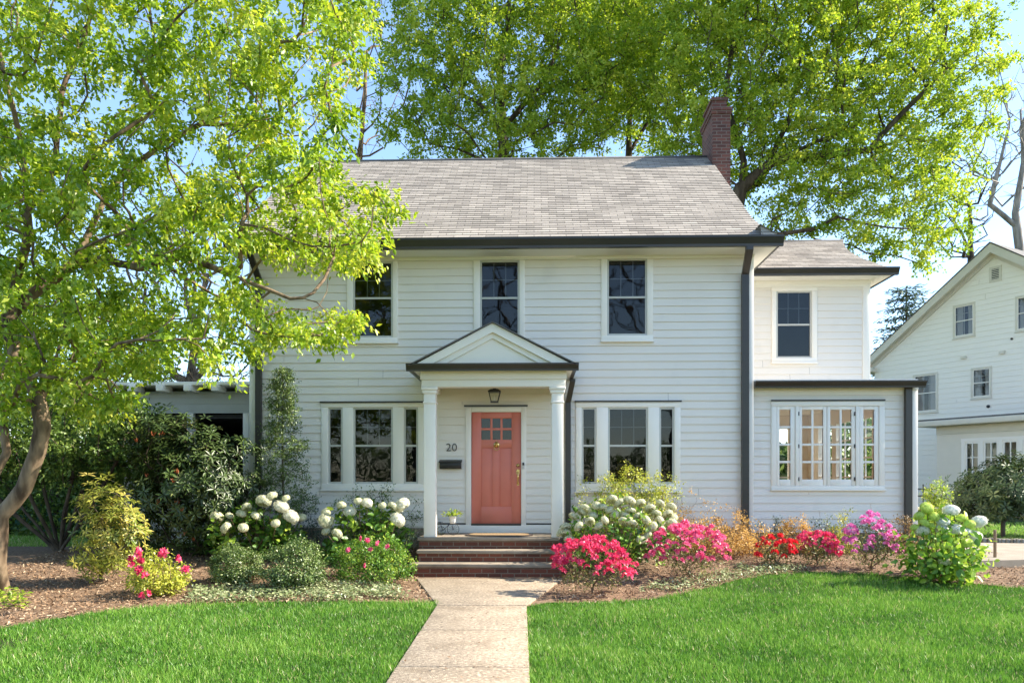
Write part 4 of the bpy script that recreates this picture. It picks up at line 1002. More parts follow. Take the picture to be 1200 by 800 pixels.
bigtree('largest spreading maple behind the chimney and right wing, with limbs reaching right', 862, 25, [(862, 250, 0), (872, 190, 0), (850, 120, 0), (860, 40, 0)],
        [ell(900, 70, 25, 4.4, 3.6, 4.6), ell(1000, 90, 25, 3.6, 3.2, 4.6), ell(1080, 110, 25, 2.5, 2.6, 3.6), ell(1040, 220, 25, 2.4, 2.6, 2.3), ell(960, 205, 25, 2.6, 2.6, 1.9), ell(960, -50, 25, 5.0, 3.6, 3.0), ell(1075, 285, 24.5, 1.5, 1.6, 1.0), ell(1125, 60, 25, 1.1, 1.6, 1.5), ell(1000, 265, 25, 1.8, 1.8, .9), ell(850, 150, 26, 1.6, 2, 1.8)],
        1000, 150, .46, .132, .26, .66,
        extra=([(868, 215, 0), (905, 190, -.3), (960, 165, -.6), (1000, 150, -.8)], [(866, 225, 0), (890, 215, .2), (925, 140, .3), (940, 60, .4)], [(905, 190, -.3), (1020, 175, -1), (1060, 130, -1.2), (1110, 80, -1.2)]))
b_ = atd(60, 600, 23); b_ = (b_[0], b_[1], .25)
tree('broadleaf_tree', 'green tree in the back garden behind the evergreen at the far left', 'tree', [[b_, atd(62, 480, 23), atd(58, 400, 23)]],
     ell_sample([ell(50, 400, 23, 3.4, 2.6, 2.2), ell(-60, 380, 23, 3, 2.6, 2.6), ell(130, 440, 23, 1.7, 1.8, 1.3)], 420, .5), .2, 110, .5, .13, M['leaf_back'], M['barkdark'], seg=.6, wob=.1, rmin=.012, expo=.55)
# --- bare trees
def baretree(label, bx, d, trunk, ells, n, r0, bm='barkgrey', extra=(), group='leafless trees', seg=.6, rmin=.009, mind=.3, zb=.25, expo=.5, cat='tree'):
    b = atd(bx, 600, d); b = (b[0], b[1], zb)
    tips = ell_sample(ells, n, mind)
    return tree('bare_tree', label, cat, [[b] + [atd(px, py, d + dd) for px, py, dd in trunk]] + [[atd(px, py, d + dd) for px, py, dd in e] for e in extra], tips, r0, 0, 0, 0, None, M[bm], group=group, seg=seg, wob=.07, rmin=rmin, sides=7, trunkname='branches', expo=expo)
baretree('pale leafless tree with thick bent limbs above the neighbouring roof at the right edge', 1196, 34, [(1196, 300, 0), (1190, 250, 0), (1200, 190, 0), (1196, 130, 0)],
         [ell(1190, 160, 34, 2.6, 2.2, 3.4), ell(1150, 190, 34, 1.4, 1.6, 2.2), ell(1230, 120, 34, 2, 2, 3)], 420, .19, extra=([(1190, 262, 0), (1160, 240, 0), (1172, 190, 0), (1182, 150, 0)],))
baretree('dark slim leafless tree between the right wing and the neighbouring house', 1138, 38, [(1138, 300, 0), (1136, 240, 0)], [ell(1130, 240, 38, 1.6, 1.6, 3.0)], 120, .16, 'barkdark')
baretree('leafless tree with fine branches in the sky gap left of the round maple', 415, 33, [(415, 250, 0), (425, 150, 0), (430, 60, 0)], [ell(430, 80, 33, 2.6, 2.2, 4.0), ell(400, 150, 33, 2.2, 2, 3)], 420, .15, 'bark')
baretree('wide leafless tree behind the left side porch', 225, 27, [(225, 430, 0), (232, 380, 0), (240, 320, 0)], [ell(240, 330, 27, 3.2, 2.4, 3.0), ell(215, 420, 27, 2.8, 2, 1.0), ell(180, 260, 27, 3, 2, 3)], 650, .24, 'bark', extra=([(226, 455, 0), (205, 440, 0), (180, 400, 0)], [(228, 450, 0), (265, 400, 0)]))
baretree('low brown thicket of bare stems behind the side porch roof', 262, 22, [(262, 500, 0)], [ell(262, 440, 22, 1.3, 1, .8), ell(225, 450, 22, 1.2, 1, .6)], 420, .08, 'bark', cat='shrub', seg=.3, rmin=.008, mind=.08)
# spruce above the neighbour's roof
sb = atd(1062, 600, 40); sp = thing('spruce_tree', (sb[0], sb[1], .25), 'dark blue-green spruce between the right wing and the neighbouring gable', 'tree')
mb = MB(); top = atd(1062, 335, 40)[2]; mb.tube([(sb[0], sb[1], .25), (sb[0], sb[1], top)], [.2, .03], 8, cap=False)
P = []; Xd = []
for i in range(70):
    z = 4 + (top - 4) * i / 70; a0 = i * 2.4; Lb = (top - z) * .36 + .7
    for k in range(2):
        a = a0 + k * 3.1; dr_ = np.array([math.cos(a), math.sin(a), -.12]); mb.tube([(sb[0], sb[1], z), tuple(np.array([sb[0], sb[1], z]) + dr_ * Lb)], [.03, .01], 3, cap=False)
        m = 26; s = RNG.random((m, 1)); P.append(np.array([sb[0], sb[1], z]) + dr_ * Lb * s + RNG.normal(size=(m, 3)) * [.2, .2, .08]); Xd.append(np.tile(dr_, (m, 1)) + rdir(m) * .6)
mb.build('trunk', M['barkdark'], sp, smooth=True); P = np.vstack(P); Xd = np.vstack(Xd)
inst('crown', *NARROW, P, Xd, rdir(len(P)) * .4 + [0, 0, 1], RNG.uniform(.25, .4, len(P)), M['leaf_spruce'], sp)
# --- evergreen at the left behind the front tree
gy_ = ground_at(70, 645)
def gpt(px, py): return ground_at(px, py)
b0 = (gy_[0], gy_[1], gy_[2] - .03); dY = gy_[1] + 14
stems = [[b0, pd(75, 600, dY), pd(85, 560, dY), pd(90, 500, dY)]] + [[b0, pd(70 + a, 600, dY + b), pd(70 + 2.1 * a, 540, dY + 1.5 * b), pd(70 + 2.6 * a, 490, dY + 2 * b)] for a, b in ((-12, .2), (-26, -.2), (-40, .3), (18, .2), (32, -.2), (-55, -.1), (8, .5))]
tipsY = ell_sample([(np.array(pd(70, 515, dY)), (1.7, 1.2, .75)), (np.array(pd(150, 515, dY)), (.7, 1.0, .7)), (np.array(pd(-20, 520, dY)), (1.5, 1.2, .8)), (np.array(pd(120, 555, dY + .2)), (.8, .8, .45))], 300, .16)
tree('evergreen_tree', 'dark bushy evergreen with many bare stems behind the front tree, at the far left', 'tree', stems, tipsY, .07, 85, .28, .075, M['leaf_yew'], M['barkdark'], seg=.25, wob=.04, rmin=.006, expo=.4)
# hedge and far woods closing the views between and beyond the houses
def hedge(name, label, cat, x0, x1, y, z, thick, n, size, mat, seed, group=None, z0=.2):
    t = thing(name, ((x0 + x1) / 2, y, .25), label, cat, group); r = np.random.default_rng(seed)
    P = np.column_stack([r.uniform(x0, x1, n), y + r.uniform(-thick, thick, n), z0 + r.random(n) ** .8 * z * (0.8 + .3 * np.sin(r.uniform(0, 6.28)) )])
    top = z * (0.82 + .18 * np.sin(P[:, 0] * 1.3) * np.cos(P[:, 0] * .47)); P[:, 2] = z0 + (P[:, 2] - z0) / z * top
    m = MB()
    for xx in np.arange(x0 + .3, x1, 1.1): m.tube([(xx, y, 0), (xx + .1, y, z * .5), (xx - .1, y, z * .75)], [.05, .035, .01], 5, cap=False)
    m.build('stems', M['barkdark'], t); inst('foliage', *LEAF, P, rdir(n, r), rdir(n, r) + [0, -.4, .6], size * r.uniform(.6, 1.3, n), M[mat], t); return t
hedge('hedge', 'tall dark hedge closing the garden behind the stems at the left', 'hedge', -17, -9.4, 3.2, 3.2, .5, 14000, .13, 'leaf_yew', 3)
hedge('hedge', 'green hedge row in the back garden behind the side porch', 'hedge', -16, -4, 13, 3.4, .7, 9000, .2, 'leaf_yew', 4)
hedge('hedge', 'tall clipped hedge across the road, mirrored in the downstairs windows', 'hedge', -26, 24, -40, 4.6, .8, 16000, .3, 'leaf_yew', 8)  # out-of-view hedge, added to break up the downstairs window reflections
w_ = []
r5 = np.random.default_rng(9)
for i in range(46000):
    pass
n = 26000; a = r5.uniform(-1.0, 1.0, n); dist = r5.uniform(62, 85, n); hh_ = 5.0 + 3.0 * np.sin(a * 21) * np.cos(a * 13 + 1) + 1.5 * np.sin(a * 53)
P = np.column_stack([np.sin(a) * dist, -14 + np.cos(a) * dist, r5.random(n) ** .7 * hh_])
o = inst('distant_woods', *LEAF, P, rdir(n, r5), rdir(n, r5) + [0, -.5, .4], r5.uniform(.6, 1.4, n), M['leaf_yew']); tag(o, 'far line of green trees on the horizon beyond the houses', 'woods', kind='stuff')
# bare street trees across the road (seen mirrored in the upstairs windows)
for i, (x, y, s) in enumerate(((-7.5, -34, 1.0), (1.0, -31, 1.15), (9.5, -36, 1.05))):
    if i == 0:
        tipsR = ell_sample([(np.array([x, y, 13]), (6.0, 3.5, 6.5)), (np.array([x, y, 7.5]), (4.2, 3, 2.5))], 420, .5)
        st0, _ = tree('bare_tree', 'leafless street tree across the road, mirrored in the upstairs windows', 'tree', [[(x, y, -.02), (x + .1, y, 2.5), (x - .1, y, 6), (x, y, 12)]], tipsR, .38, 0, 0, 0, None, M['barkdark'], group='bare street trees mirrored in the windows', seg=.6, wob=.2, rmin=.02, trunkname='branches')
    else:
        c = copy_to(st0, None, (x, y, -.02), scale=s, rz=1.3 * i)
        for ch in st0.children:
            k = ch.copy(); COL.objects.link(k); k.parent = c; WL[k.name] = (x, y, 0)
# teal-green fence panel low behind the evergreen
fg = ground_at(60, 622); t = thing('garden_fence', (fg[0], fg[1], fg[2]), 'low dark green garden fence glimpsed behind the stems at the far left', 'fence')
m = MB()
for i in range(26): xx = fg[0] - 2.4 + i * .2; m.box(xx, xx + .185, fg[1], fg[1] + .02, .3, .72 + .3)
m.build('board_panel', M['green_fence'], t)
for k in (-2.4, .2, 2.7): p = MB(); p.box(fg[0] + k - .05, fg[0] + k + .05, fg[1] + .022, fg[1] + .1, .2, 1.08); p.build('post', M['green_fence'], t)
# ---------------------------------------------------------------- neighbouring house
nd = 28.0; A = atd(1165, 562, nd)
dirv = np.array([-.494 * cs - .87 * sn, -.494 * sn + .87 * cs])      # along the wall, away from the camera (to the left)
dirv /= np.linalg.norm(dirv)
nv = np.array([-dirv[1], dirv[0]]);                               # outward?
if np.dot(nv, np.array([CAM[0] - A[0], CAM[1] - A[1]])) < 0: nv = -nv
# local frame: s runs left->right (towards the camera), y runs into the building
sx = -dirv
def nxf(p): return (A[0] + sx[0] * p[0] - nv[0] * p[1], A[1] + sx[1] * p[0] - nv[1] * p[1], p[2])
def ns(px, py, off=0.0):
    """point of the wall plane (offset outwards) seen at px,py -> (s,z)"""
    r = ray(px, py); o = np.array([A[0] + nv[0] * off, A[1] + nv[1] * off]); 
    t = np.dot(o - np.array(CAM[:2]), nv) / np.dot(np.array(r[:2]), nv)
    q = np.array([CAM[0] + r[0] * t, CAM[1] + r[1] * t]); return (float(np.dot(q - np.array(A[:2]), sx)), CAM[2] + r[2] * t)
nb = thing('white_house', (A[0], A[1], .3), 'neighbouring white clapboard house with a tall gable and beige trimmed windows at the right', 'house')
ap = ns(1165, 297); lf = ns(1020, 430); slope = (ap[1] - lf[1]) / (ap[0] - lf[0])
ez_ = lf[1] - .1; hw = (ap[1] - ez_) / slope; s0 = ap[0]
def nxr(z):
    if z <= ez_ - .0: return (s0 - hw + .35, s0 + hw - .35)
    w2 = min(hw - .35, (ap[1] - z) / slope); return (s0 - w2, s0 + w2)
nwins = [((1117, 1143, 356, 395), 2, 2), ((1190, 1216, 345, 387), 2, 2), ((1138, 1162.5, 430, 466.5), 2, 2), ((1070, 1099.5, 437.5, 483.5), 3, 2)]
hol = []; nws = []
for (t_, c_, r_) in nwins:
    a = ns(t_[0], (t_[2] + t_[3]) / 2); b = ns(t_[1], (t_[2] + t_[3]) / 2); m = (t_[0] + t_[1]) / 2
    zt_ = ns(m, t_[2])[1]; zb_ = ns(m, t_[3])[1]; tr = (a[0], b[0], zb_, zt_); nws.append((tr, c_, r_)); hol.append((tr[0] + .03, tr[1] - .03, tr[2] + .03, tr[3] - .03))
w = MB(); siding(w, nxr, .5, ap[1] - .05, 0, hol, .2, .016, True); w.build('clapboard_wall', M['nwall'], nb, xf=nxf)
class _H: pass
for tr, c_, r_ in nws:
    th = .1; g_ = (tr[0] + th, tr[1] - th, tr[2] + th, tr[3] - th)
    window(tr, [(g_, (g_[2] + g_[3]) / 2, c_, r_, 1)], 0, mat='ntrim', sashmat='trim', proud=.03, curtain=.36, xf=(nxf, nb), back=True, sill=True)
# rake boards, vent, lights
m = MB()
for sg in (-1, 1):
    E = (s0 + sg * hw, ez_); T_ = (s0, ap[1])
    q = [E, T_, (T_[0], T_[1] + .34), (E[0] + sg * .0, E[1] + .30)]
    if sg > 0: q = [T_, E, (E[0], E[1] + .30), (T_[0], T_[1] + .34)]
    m.prism(q, -.28, -.01)
    q2 = [(a, b - .16) for a, b in (q[:2])]; q3 = [q2[0], q2[1], q[1], q[0]]
    m.prism(q3, -.06, -.012)
m.build('rake_board', M['ntrim'], nb, xf=nxf)
m = MB()
for sg in (-1, 1):
    E = (s0 + sg * (hw + .05), ez_ + .26); T_ = (s0, ap[1] + .36)
    q = [E, T_, (T_[0], T_[1] + .04), (E[0], E[1] + .04)]
    if sg > 0: q = [T_, E, (E[0], E[1] + .04), (T_[0], T_[1] + .04)]
    m.prism(q, -.30, 12)
m.build('roof', M['ridge'], nb, xf=nxf)
m = MB(); m.box(s0 - hw + .34, s0 - hw + .5, .05, 12, .2, ez_ + .2); m.box(s0 + hw - .5, s0 + hw - .34, .05, 12, .2, ez_ + .2); m.box(s0 - hw + .5, s0 + hw - .5, 11.8, 12, .2, ez_ + .2); m.build('side_wall', M['nwall'], nb, xf=nxf)
m = MB(); m.box(s0 - hw - .15, s0 - hw + .45, -.3, 12, ez_ - .16, ez_ + .02); m.build('eave_return', M['ntrim'], nb, xf=nxf, bevel=.02)
v = (ns(1159.5, 321)[0], ns(1174, 321)[0], ns(1167, 330)[1], ns(1167, 312)[1])
m = MB(); th = .09; m.box(v[0], v[0] + th, -.03, .02, v[2], v[3]); m.box(v[1] - th, v[1], -.03, .02, v[2], v[3]); m.box(v[0] + th, v[1] - th, -.03, .02, v[3] - th, v[3]); m.box(v[0] + th, v[1] - th, -.03, .02, v[2], v[2] + th)
vent = m.build('gable_vent', M['ntrim'], nb, xf=nxf)
m = MB(); m.box(v[0] + th, v[1] - th, -.018, -.017, v[2] + th, v[3] - th); m.build('vent_backing', M['black'], vent, xf=nxf)
m = MB(); k = 6
for i in range(k): z_ = v[2] + th + (v[3] - v[2] - 2 * th) * (i + .5) / k; m.box(v[0] + th, v[1] - th, -.028, -.02, z_ - .015, z_ + .012)
m.build('louvre', M['ntrim'], vent, xf=nxf)
for px, py, r_ in ((1186, 397, .04), (1158.5, 476, .06)):
    q = ns(px, py); m = MB(); m.tube([(q[0], .0, q[1]), (q[0], -.05, q[1])], r_, 10); m.build('wall_vent', M['black'], nb, xf=nxf)
for px, py in ((1175, 413), (1130, 419)):
    q = ns(px, py); m = MB(); m.box(q[0] - .1, q[0] + .1, -.09, -.01, q[1] - .05, q[1] + .05); m.build('wall_box', M['ntrim'], nb, xf=nxf)
# one storey bay with cream siding and a row of windows
off = 2.2
cl = ns(1098, 520, off); ctop = ns(1098, 500, off)
bz1 = ctop[1]; bs0 = cl[0]; bs1 = bs0 + 7
m = MB(); cw = ns(1115, 520, off)[0]
row0, row1 = ns(1129, 530, off)[0], ns(1250, 530, off)[0]; rt, rbm = ns(1160, 513, off)[1], ns(1160, 585, off)[1]
siding(m, lambda z: (bs0, bs1), .4, bz1 - .12, -off, [(row0, row1, rbm, rt)], .2, .014, False); m.build('bay_siding', M['ncream'], nb, xf=nxf)
m = MB(); m.box(bs0, bs0 + .1, -off + .05, 0, .3, bz1); m.box(bs0 + .1, bs1, -off + .6, -off + .65, .3, bz1); m.build('bay_side_wall', M['ncream'], nb, xf=nxf)
m = MB(); m.box(bs0 - .55, bs1, -off - .5, 0.0, bz1, bz1 + .2); m.box(bs0 - .02, bs1, -off - .03, -off + .1, bz1 - .3, bz1 - .001); m.build('bay_roof', M['ntrim'], nb, xf=nxf, bevel=.02)
m = MB(); m.box(bs0 - .5, bs1, -off - .45, 0, bz1 + .201, bz1 + .26); m.build('bay_roofing', M['ridge'], nb, xf=nxf)
npan = 5; pw = (row1 - row0 - .1) / npan
win = MB(); win.box(row0 - .08, row1, -off - .03, -off + .04, rt - .1, rt + .02); win.box(row0 - .08, row1, -off - .03, -off + .04, rbm - .08, rbm + .02)
for i in range(npan + 1): xx = row0 + i * pw; win.box(xx - .06, xx + .06, -off - .028, -off + .04, rbm + .02, rt - .1)
bw = win.build('window', M['nwall'], nb, xf=nxf)
for i in range(npan):
    a, b = row0 + i * pw + .06, row0 + (i + 1) * pw - .06; f = MB(); f.box(a, a + .07, -off - .01, -off + .03, rbm + .02, rt - .1); f.box(b - .07, b, -off - .01, -off + .03, rbm + .02, rt - .1); f.box(a + .07, b - .07, -off - .01, -off + .03, rt - .17, rt - .1)
    f.box((a + b) / 2 - .02, (a + b) / 2 + .02, -off - .008, -off + .03, rbm + .02, rt - .17)
    for k in (1, 2, 3): z_ = rbm + (rt - .17 - rbm) * k / 4; f.box(a + .07, (a + b) / 2 - .02, -off - .006, -off + .02, z_ - .015, z_ + .015); f.box((a + b) / 2 + .02, b - .07, -off - .006, -off + .02, z_ - .015, z_ + .015)
    f.build('sash', M['trim'], bw, xf=nxf)
    f = MB(); f.face([(a, -off + .02, rbm), (b, -off + .02, rbm), (b, -off + .02, rt - .1), (a, -off + .02, rt - .1)]); f.build('pane', M['glass'], bw, xf=nxf)
# black iron fence beside the sunroom
f0 = (SXR + .05, 1.3, .3); f1x = X(1093, 2.4)
t = thing('iron_fence', (SXR + .4, 2.4, .3), 'black iron picket fence running right from the sunroom corner', 'fence')
m = MB(); y = 2.4; zt_ = 1.6 - (567 - 562) * (y + 14) / F; zl = zt_ - .12
m.box(SXR, f1x, y - .015, y + .015, zl, zl + .03); m.box(SXR, f1x, y - .015, y + .015, zl - .15, zl - .12); m.box(SXR, f1x, y - .015, y + .015, .42, .45); m.build('rail', M['black'], t)
n_ = 9
for i in range(n_):
    xx = SXR + .07 + i * (f1x - SXR - .1) / (n_ - 1); m = MB(); hw_ = .028 if i == 3 else .009
    m.box(xx - hw_, xx + hw_, y - hw_, y + hw_, .3, zt_ + (.05 if hw_ > .02 else 0)); m.build('post' if hw_ > .02 else 'picket', M['black'], t)
# ---------------------------------------------------------------- planting
def shrub(name, label, px, pyb, wpx, pyt, leaf, per, size, lm, shape=LEAF, cat='shrub', group=None, ntips=60, bm='twig', spread=.10, rdep=.85, low=.25, r0=.018, shell=.35, hollow=True, up=.5, droop=.1, wob=.02, seg=.08, rag=0.0, cx=None, Y=None):
    """dome shrub: foliage and stems; returns thing, tips, centre, radii"""
    b = ground_at(px, pyb)
    if Y is not None: x_ = at(px, 600, Y)[0]; b = (x_, Y, gz(x_, Y))
    d = b[1] + 14
    rx = wpx / 2 * d / F; h = Zx(px, pyt, b[1]) - b[2]; cx_, cy_ = b[0], b[1]
    zc = b[2] + h * low; rz = h * (1 - low)
    t = thing(name, b, label, cat, group)
    tips = []
    while len(tips) < ntips:
        q = RNG.normal(size=3); q /= np.linalg.norm(q); q *= (shell + (1 - shell) * RNG.random() ** .5) * (1 + rag * RNG.normal())
        z = q[2] * rz if q[2] > 0 else q[2] * h * low * .8
        tips.append((cx_ + q[0] * rx * .93, cy_ + q[1] * rx * rdep, max(b[2] + .04, zc + z * .93)))
    tips = np.array(tips)
    sk = grow([[(b[0], b[1], b[2] - .03), (b[0], b[1], b[2] + .05)]], tips, r0, seg=seg, wob=wob, rmin=.0025, expo=.4, up=.15)
    mb = MB(); skeleton_mesh(mb, sk, 5); mb.build('stems', M[bm], t, smooth=True)
    if per: 
        n = per * ntips; P = np.repeat(tips, per, axis=0) + RNG.normal(size=(n, 3)) * spread
        out_ = nrm((P - np.array([cx_, cy_, zc])) / np.array([rx, rx * rdep, rz]))
        P[:, 2] = np.maximum(P[:, 2], b[2] + .02)
        Xd = rdir(n) * .9 + out_ * .6; Xd[:, 2] -= droop
        Nd = rdir(n) * .6 + out_ * .7 + [0, 0, up]
        cl = np.repeat(RNG.normal(size=ntips) * .13, per)
        inst(leaf, *shape, P, Xd, Nd, size * RNG.uniform(.6, 1.25, n), M[lm], t, np.clip(.5 + cl + RNG.normal(size=n) * .22, 0, 1))
    return t, tips, (cx_, cy_, zc), (rx, rx * rdep, rz), b
# flower prototypes (built at their first place, shared afterwards)
PETAL = ([(0, 0, 0), (.5, -.30, .16), (1, -.12, .30), (1, .12, .30), (.5, .30, .16)], [(0, 1, 2, 3, 4)])
def flower_cluster_arrays(nfl, rad, seed):
    r = np.random.default_rng(seed); P = []; Xs = []; Ns = []; T = []
    for i in range(nfl):
        d = r.normal(size=3); d[2] = abs(d[2]) * .8 + .1; d /= np.linalg.norm(d); c = d * rad * r.uniform(.6, 1.1)
        u = np.cross(d, [.3, .2, 1]); u /= np.linalg.norm(u); v = np.cross(d, u); a0 = r.random() * 6; tt = r.random()
        for k in range(5):
            a = a0 + k * 1.2566; P.append(c); Xs.append(u * math.cos(a) + v * math.sin(a) + d * .25); Ns.append(d); T.append(np.clip(tt + r.normal() * .1, 0, 1))
    return np.array(P), np.array(Xs), np.array(Ns), np.array(T)
PROTO = {}
def put_flowers(parent, pts, kind, mat, size=.032, nfl=7, rad=.05, name='flower_cluster', scales=None):
    for i, p in enumerate(pts):
        key = (mat, i % 3, nfl); rz = (RNG.uniform(-.3, .3), RNG.uniform(-.3, .3), RNG.uniform(0, 6.28)); s = RNG.uniform(.65, 1.25) if scales is None else scales[i]
        if key not in PROTO:
            P, Xs, Ns, T = flower_cluster_arrays(nfl, rad, 5 + i % 3)
            o = inst(name, *PETAL, P, Xs, Ns, size, M[mat], None, T, origin=(0, 0, 0)); PROTO[key] = o.data; COL.objects.unlink(o); bpy.data.objects.remove(o)
        o = bpy.data.objects.new(name, PROTO[key]); COL.objects.link(o); put(o, parent, tuple(p)); o.scale = (s, s, s); o.rotation_euler = rz
def hyd_arrays(seed, rad=.09, n=230):
    r = np.random.default_rng(seed); V = []; L_ = []; T = []; tn = []
    # inner rough ball
    for i in range(0, 8):
        for j in range(12):
            pass
    i = np.arange(n) + .5; ph = np.arccos(1 - 1.72 * i / n); th = math.pi * (1 + 5 ** .5) * i
    D = np.column_stack([np.cos(th) * np.sin(ph), np.sin(th) * np.sin(ph), np.cos(ph)]); 
    P = D * rad * (1 + r.normal(size=(n, 1)) * .05) * [1, 1, .82]
    return P, D
def hyd_proto(mat, seed, rad=.09, n=200):
    key = ('h', mat, seed)
    if key in PROTO: return PROTO[key]
    P, D = hyd_arrays(seed, rad, n); r = np.random.default_rng(seed)
    lv = []; lf = []
    for k in range(4):
        a = k * math.pi / 2; c, s = math.cos(a), math.sin(a); b = len(lv)
        for (x, y, z) in ((0, 0, 0), (.6, -.4, .08), (1, 0, .02), (.6, .4, .08)): lv.append((x * c - y * s, x * s + y * c, z))
        lf.append((b, b + 1, b + 2, b + 3))
    # dark underlayer florets fill the gaps
    P2 = np.vstack([P, P * .88]); D2 = np.vstack([D, D]); T = np.concatenate([r.uniform(.45, 1, n), r.uniform(0, .35, n)])
    o = inst('flower_head', lv, lf, P2, nrm(np.cross(D2, rdir(2 * n, r))), D2 + rdir(2 * n, r) * .25, rad * .17, M[mat], None, T, origin=(0, 0, 0)); PROTO[key] = o.data
    COL.objects.unlink(o); bpy.data.objects.remove(o); return PROTO[key]
def put_head(parent, p, mat, scale, tilt=None, sq=1.0, seed=None):
    me = hyd_proto(mat, int(RNG.integers(0, 3)) if seed is None else seed)
    o = bpy.data.objects.new('flower_head', me); COL.objects.link(o); put(o, parent, tuple(p)); o.scale = (scale, scale, scale * sq); o.rotation_euler = (tilt[0], tilt[1], RNG.uniform(0, 6)) if tilt else (RNG.uniform(-.35, .35), RNG.uniform(-.35, .35), RNG.uniform(0, 6))
BIG = ([(0, 0, 0), (.3, -.30, .06), (.72, -.24, .0), (1, 0, -.12), (.72, .24, .0), (.3, .30, .06)], [(0, 1, 2), (0, 2, 3), (0, 3, 4), (0, 4, 5)])
def heads_front(px_py_r, d, off=.0): return [(atd(px, py, d + off + dd), r * d / F) for px, py, r, dd in px_py_r]
# --- left front bed
shrub('boxwood', 'clipped boxwood mound with bare lower stems, leftmost of three mounds left of the steps', 276, 684, 64, 638, 'foliage', 95, .03, 'leaf_box', ntips=130, spread=.04, shell=.6, low=.36, r0=.016, group='rounded shrubs left of the steps')
shrub('boxwood', 'clipped boxwood mound flecked with pale growth, middle of three mounds left of the steps', 344, 691, 76, 631, 'foliage', 90, .034, 'leaf_box', ntips=140, spread=.045, shell=.6, low=.36, r0=.018, group='rounded shrubs left of the steps')
t, tips, c, r, b = shrub('azalea_bush', 'rounded azalea with a few pink-red blooms, beside the left end of the brick steps', 437, 686, 100, 627, 'foliage', 60, .040, 'leaf_hyd', ntips=120, spread=.045, shell=.6, low=.35, r0=.02)
dd = b[1] + 14 - r[1] * .9
for px, py in ((425, 631), (430, 634), (409, 645), (435, 645), (444, 637), (455, 641), (430, 663)): put_flowers(t, [atd(px, py, dd)], 0, 'rose', .042, 4, .025, scales=[.95])
t, tips, c, r, b = shrub('azalea_bush', 'small yellow-green azalea with pink-red blooms at its left, in the mulch near the lawn', 184, 699, 72, 641, 'foliage', 34, .05, 'leaf_yel', ntips=90, spread=.055, shell=.4, low=.35, r0=.016)
dd = b[1] + 14 - r[1] * .8
for px, py in ((156, 655), (160, 651), (164, 658), (152, 662), (193, 647), (190, 651), (166, 671), (172, 674), (163, 668), (171, 696), (168, 699), (212, 655), (216, 667), (165, 645)): put_flowers(t, [atd(px, py, dd)], 0, 'pink', .045, 5, .03, scales=[1.1])
# hydrangeas left of the steps
def hydrangea(label, px, pyb, wpx, pyt, heads, mat, leafm='leaf_hyd', Y=None, ntips=60, per=14, size=.11, low=.3, hr=1.0, group=None, yoff=.12, sq=1.0, shell=.3, r0=.02):
    t, tips, c, r, b = shrub('hydrangea', label, px, pyb, wpx, pyt, 'foliage', per, size, leafm, BIG, 'hydrangea', group, ntips=ntips, spread=.09, low=low, shell=shell, r0=r0, seg=.12, Y=Y)
    d = b[1] + 14; mb = MB()
    for hp in heads:
        px_, py_, rp = hp[:3]; m_ = hp[3] if len(hp) > 3 else mat
        ex = (px_ - px) / (wpx / 2); dep = d - r[1] * math.sqrt(max(.05, 1 - min(1, ex * ex))) * (.95 if py_ > (pyt + pyb) / 2 - 8 else .55)
        p = atd(px_, py_, dep); rad = rp * dep / F * RNG.uniform(.76, .98)
        put_head(t, p, m_, rad / .09, tilt=((c[1] - p[1]) * 1.0 - .5 * (p[2] < c[2] + .1) + RNG.uniform(-.2, .4), (p[0] - c[0]) * .8), sq=sq * RNG.uniform(.82, 1.05))
        mb.tube([(b[0] + (p[0] - b[0]) * .2, b[1] + .02, b[2] + .05), (p[0] * .7 + b[0] * .3, (p[1] + b[1]) / 2, (p[2] + b[2]) / 2), (p[0], p[1] + .01, p[2] - .02)], [.008, .006, .004], 5, cap=False)
    mb.build('stalks', M['twig'], t, smooth=True); return t
hydrangea('hydrangea with cream and greenish ball heads in front of the dark rhododendron', 300, 642, 108, 588,
          [(254, 606, 9.5, 'hcream'), (265, 618, 9.5, 'hcream'), (289, 594, 7, 'hcream'), (283, 601.5, 7.5, 'hcream'), (300, 604, 6.5, 'hcream'), (309, 587, 10, 'hcream'), (318, 581.5, 9, 'hcream'), (329.5, 593, 10.5, 'hwhite'), (341, 605, 11, 'hwhite'), (335, 584, 5.5, 'hcream'), (269, 604, 5, 'hcream'), (285, 618, 7, 'hcream'), (323, 613, 6, 'hcream'), (354, 606, 6, 'hcream')], 'hwhite', Y=-1.35, per=22, ntips=80, sq=.95)
hydrangea('hydrangea with large white ball heads beneath the left front windows', 425, 640, 104, 588,
          [(382, 610, 9.5, 'hcream'), (382, 600, 7, 'hcream'), (410, 599, 8, 'hwhite'), (420, 587, 6.5, 'hcream'), (430, 589, 8, 'hwhite'), (460, 593, 7, 'hcream'), (471, 591.5, 10, 'hwhite'), (466, 609, 10.5, 'hwhite'), (400, 592, 6, 'hcream'), (448, 592, 5, 'hcream'), (395, 625, 8, 'hcream'), (382, 622, 6, 'hcream')], 'hwhite', Y=-1.35, per=22, ntips=80)
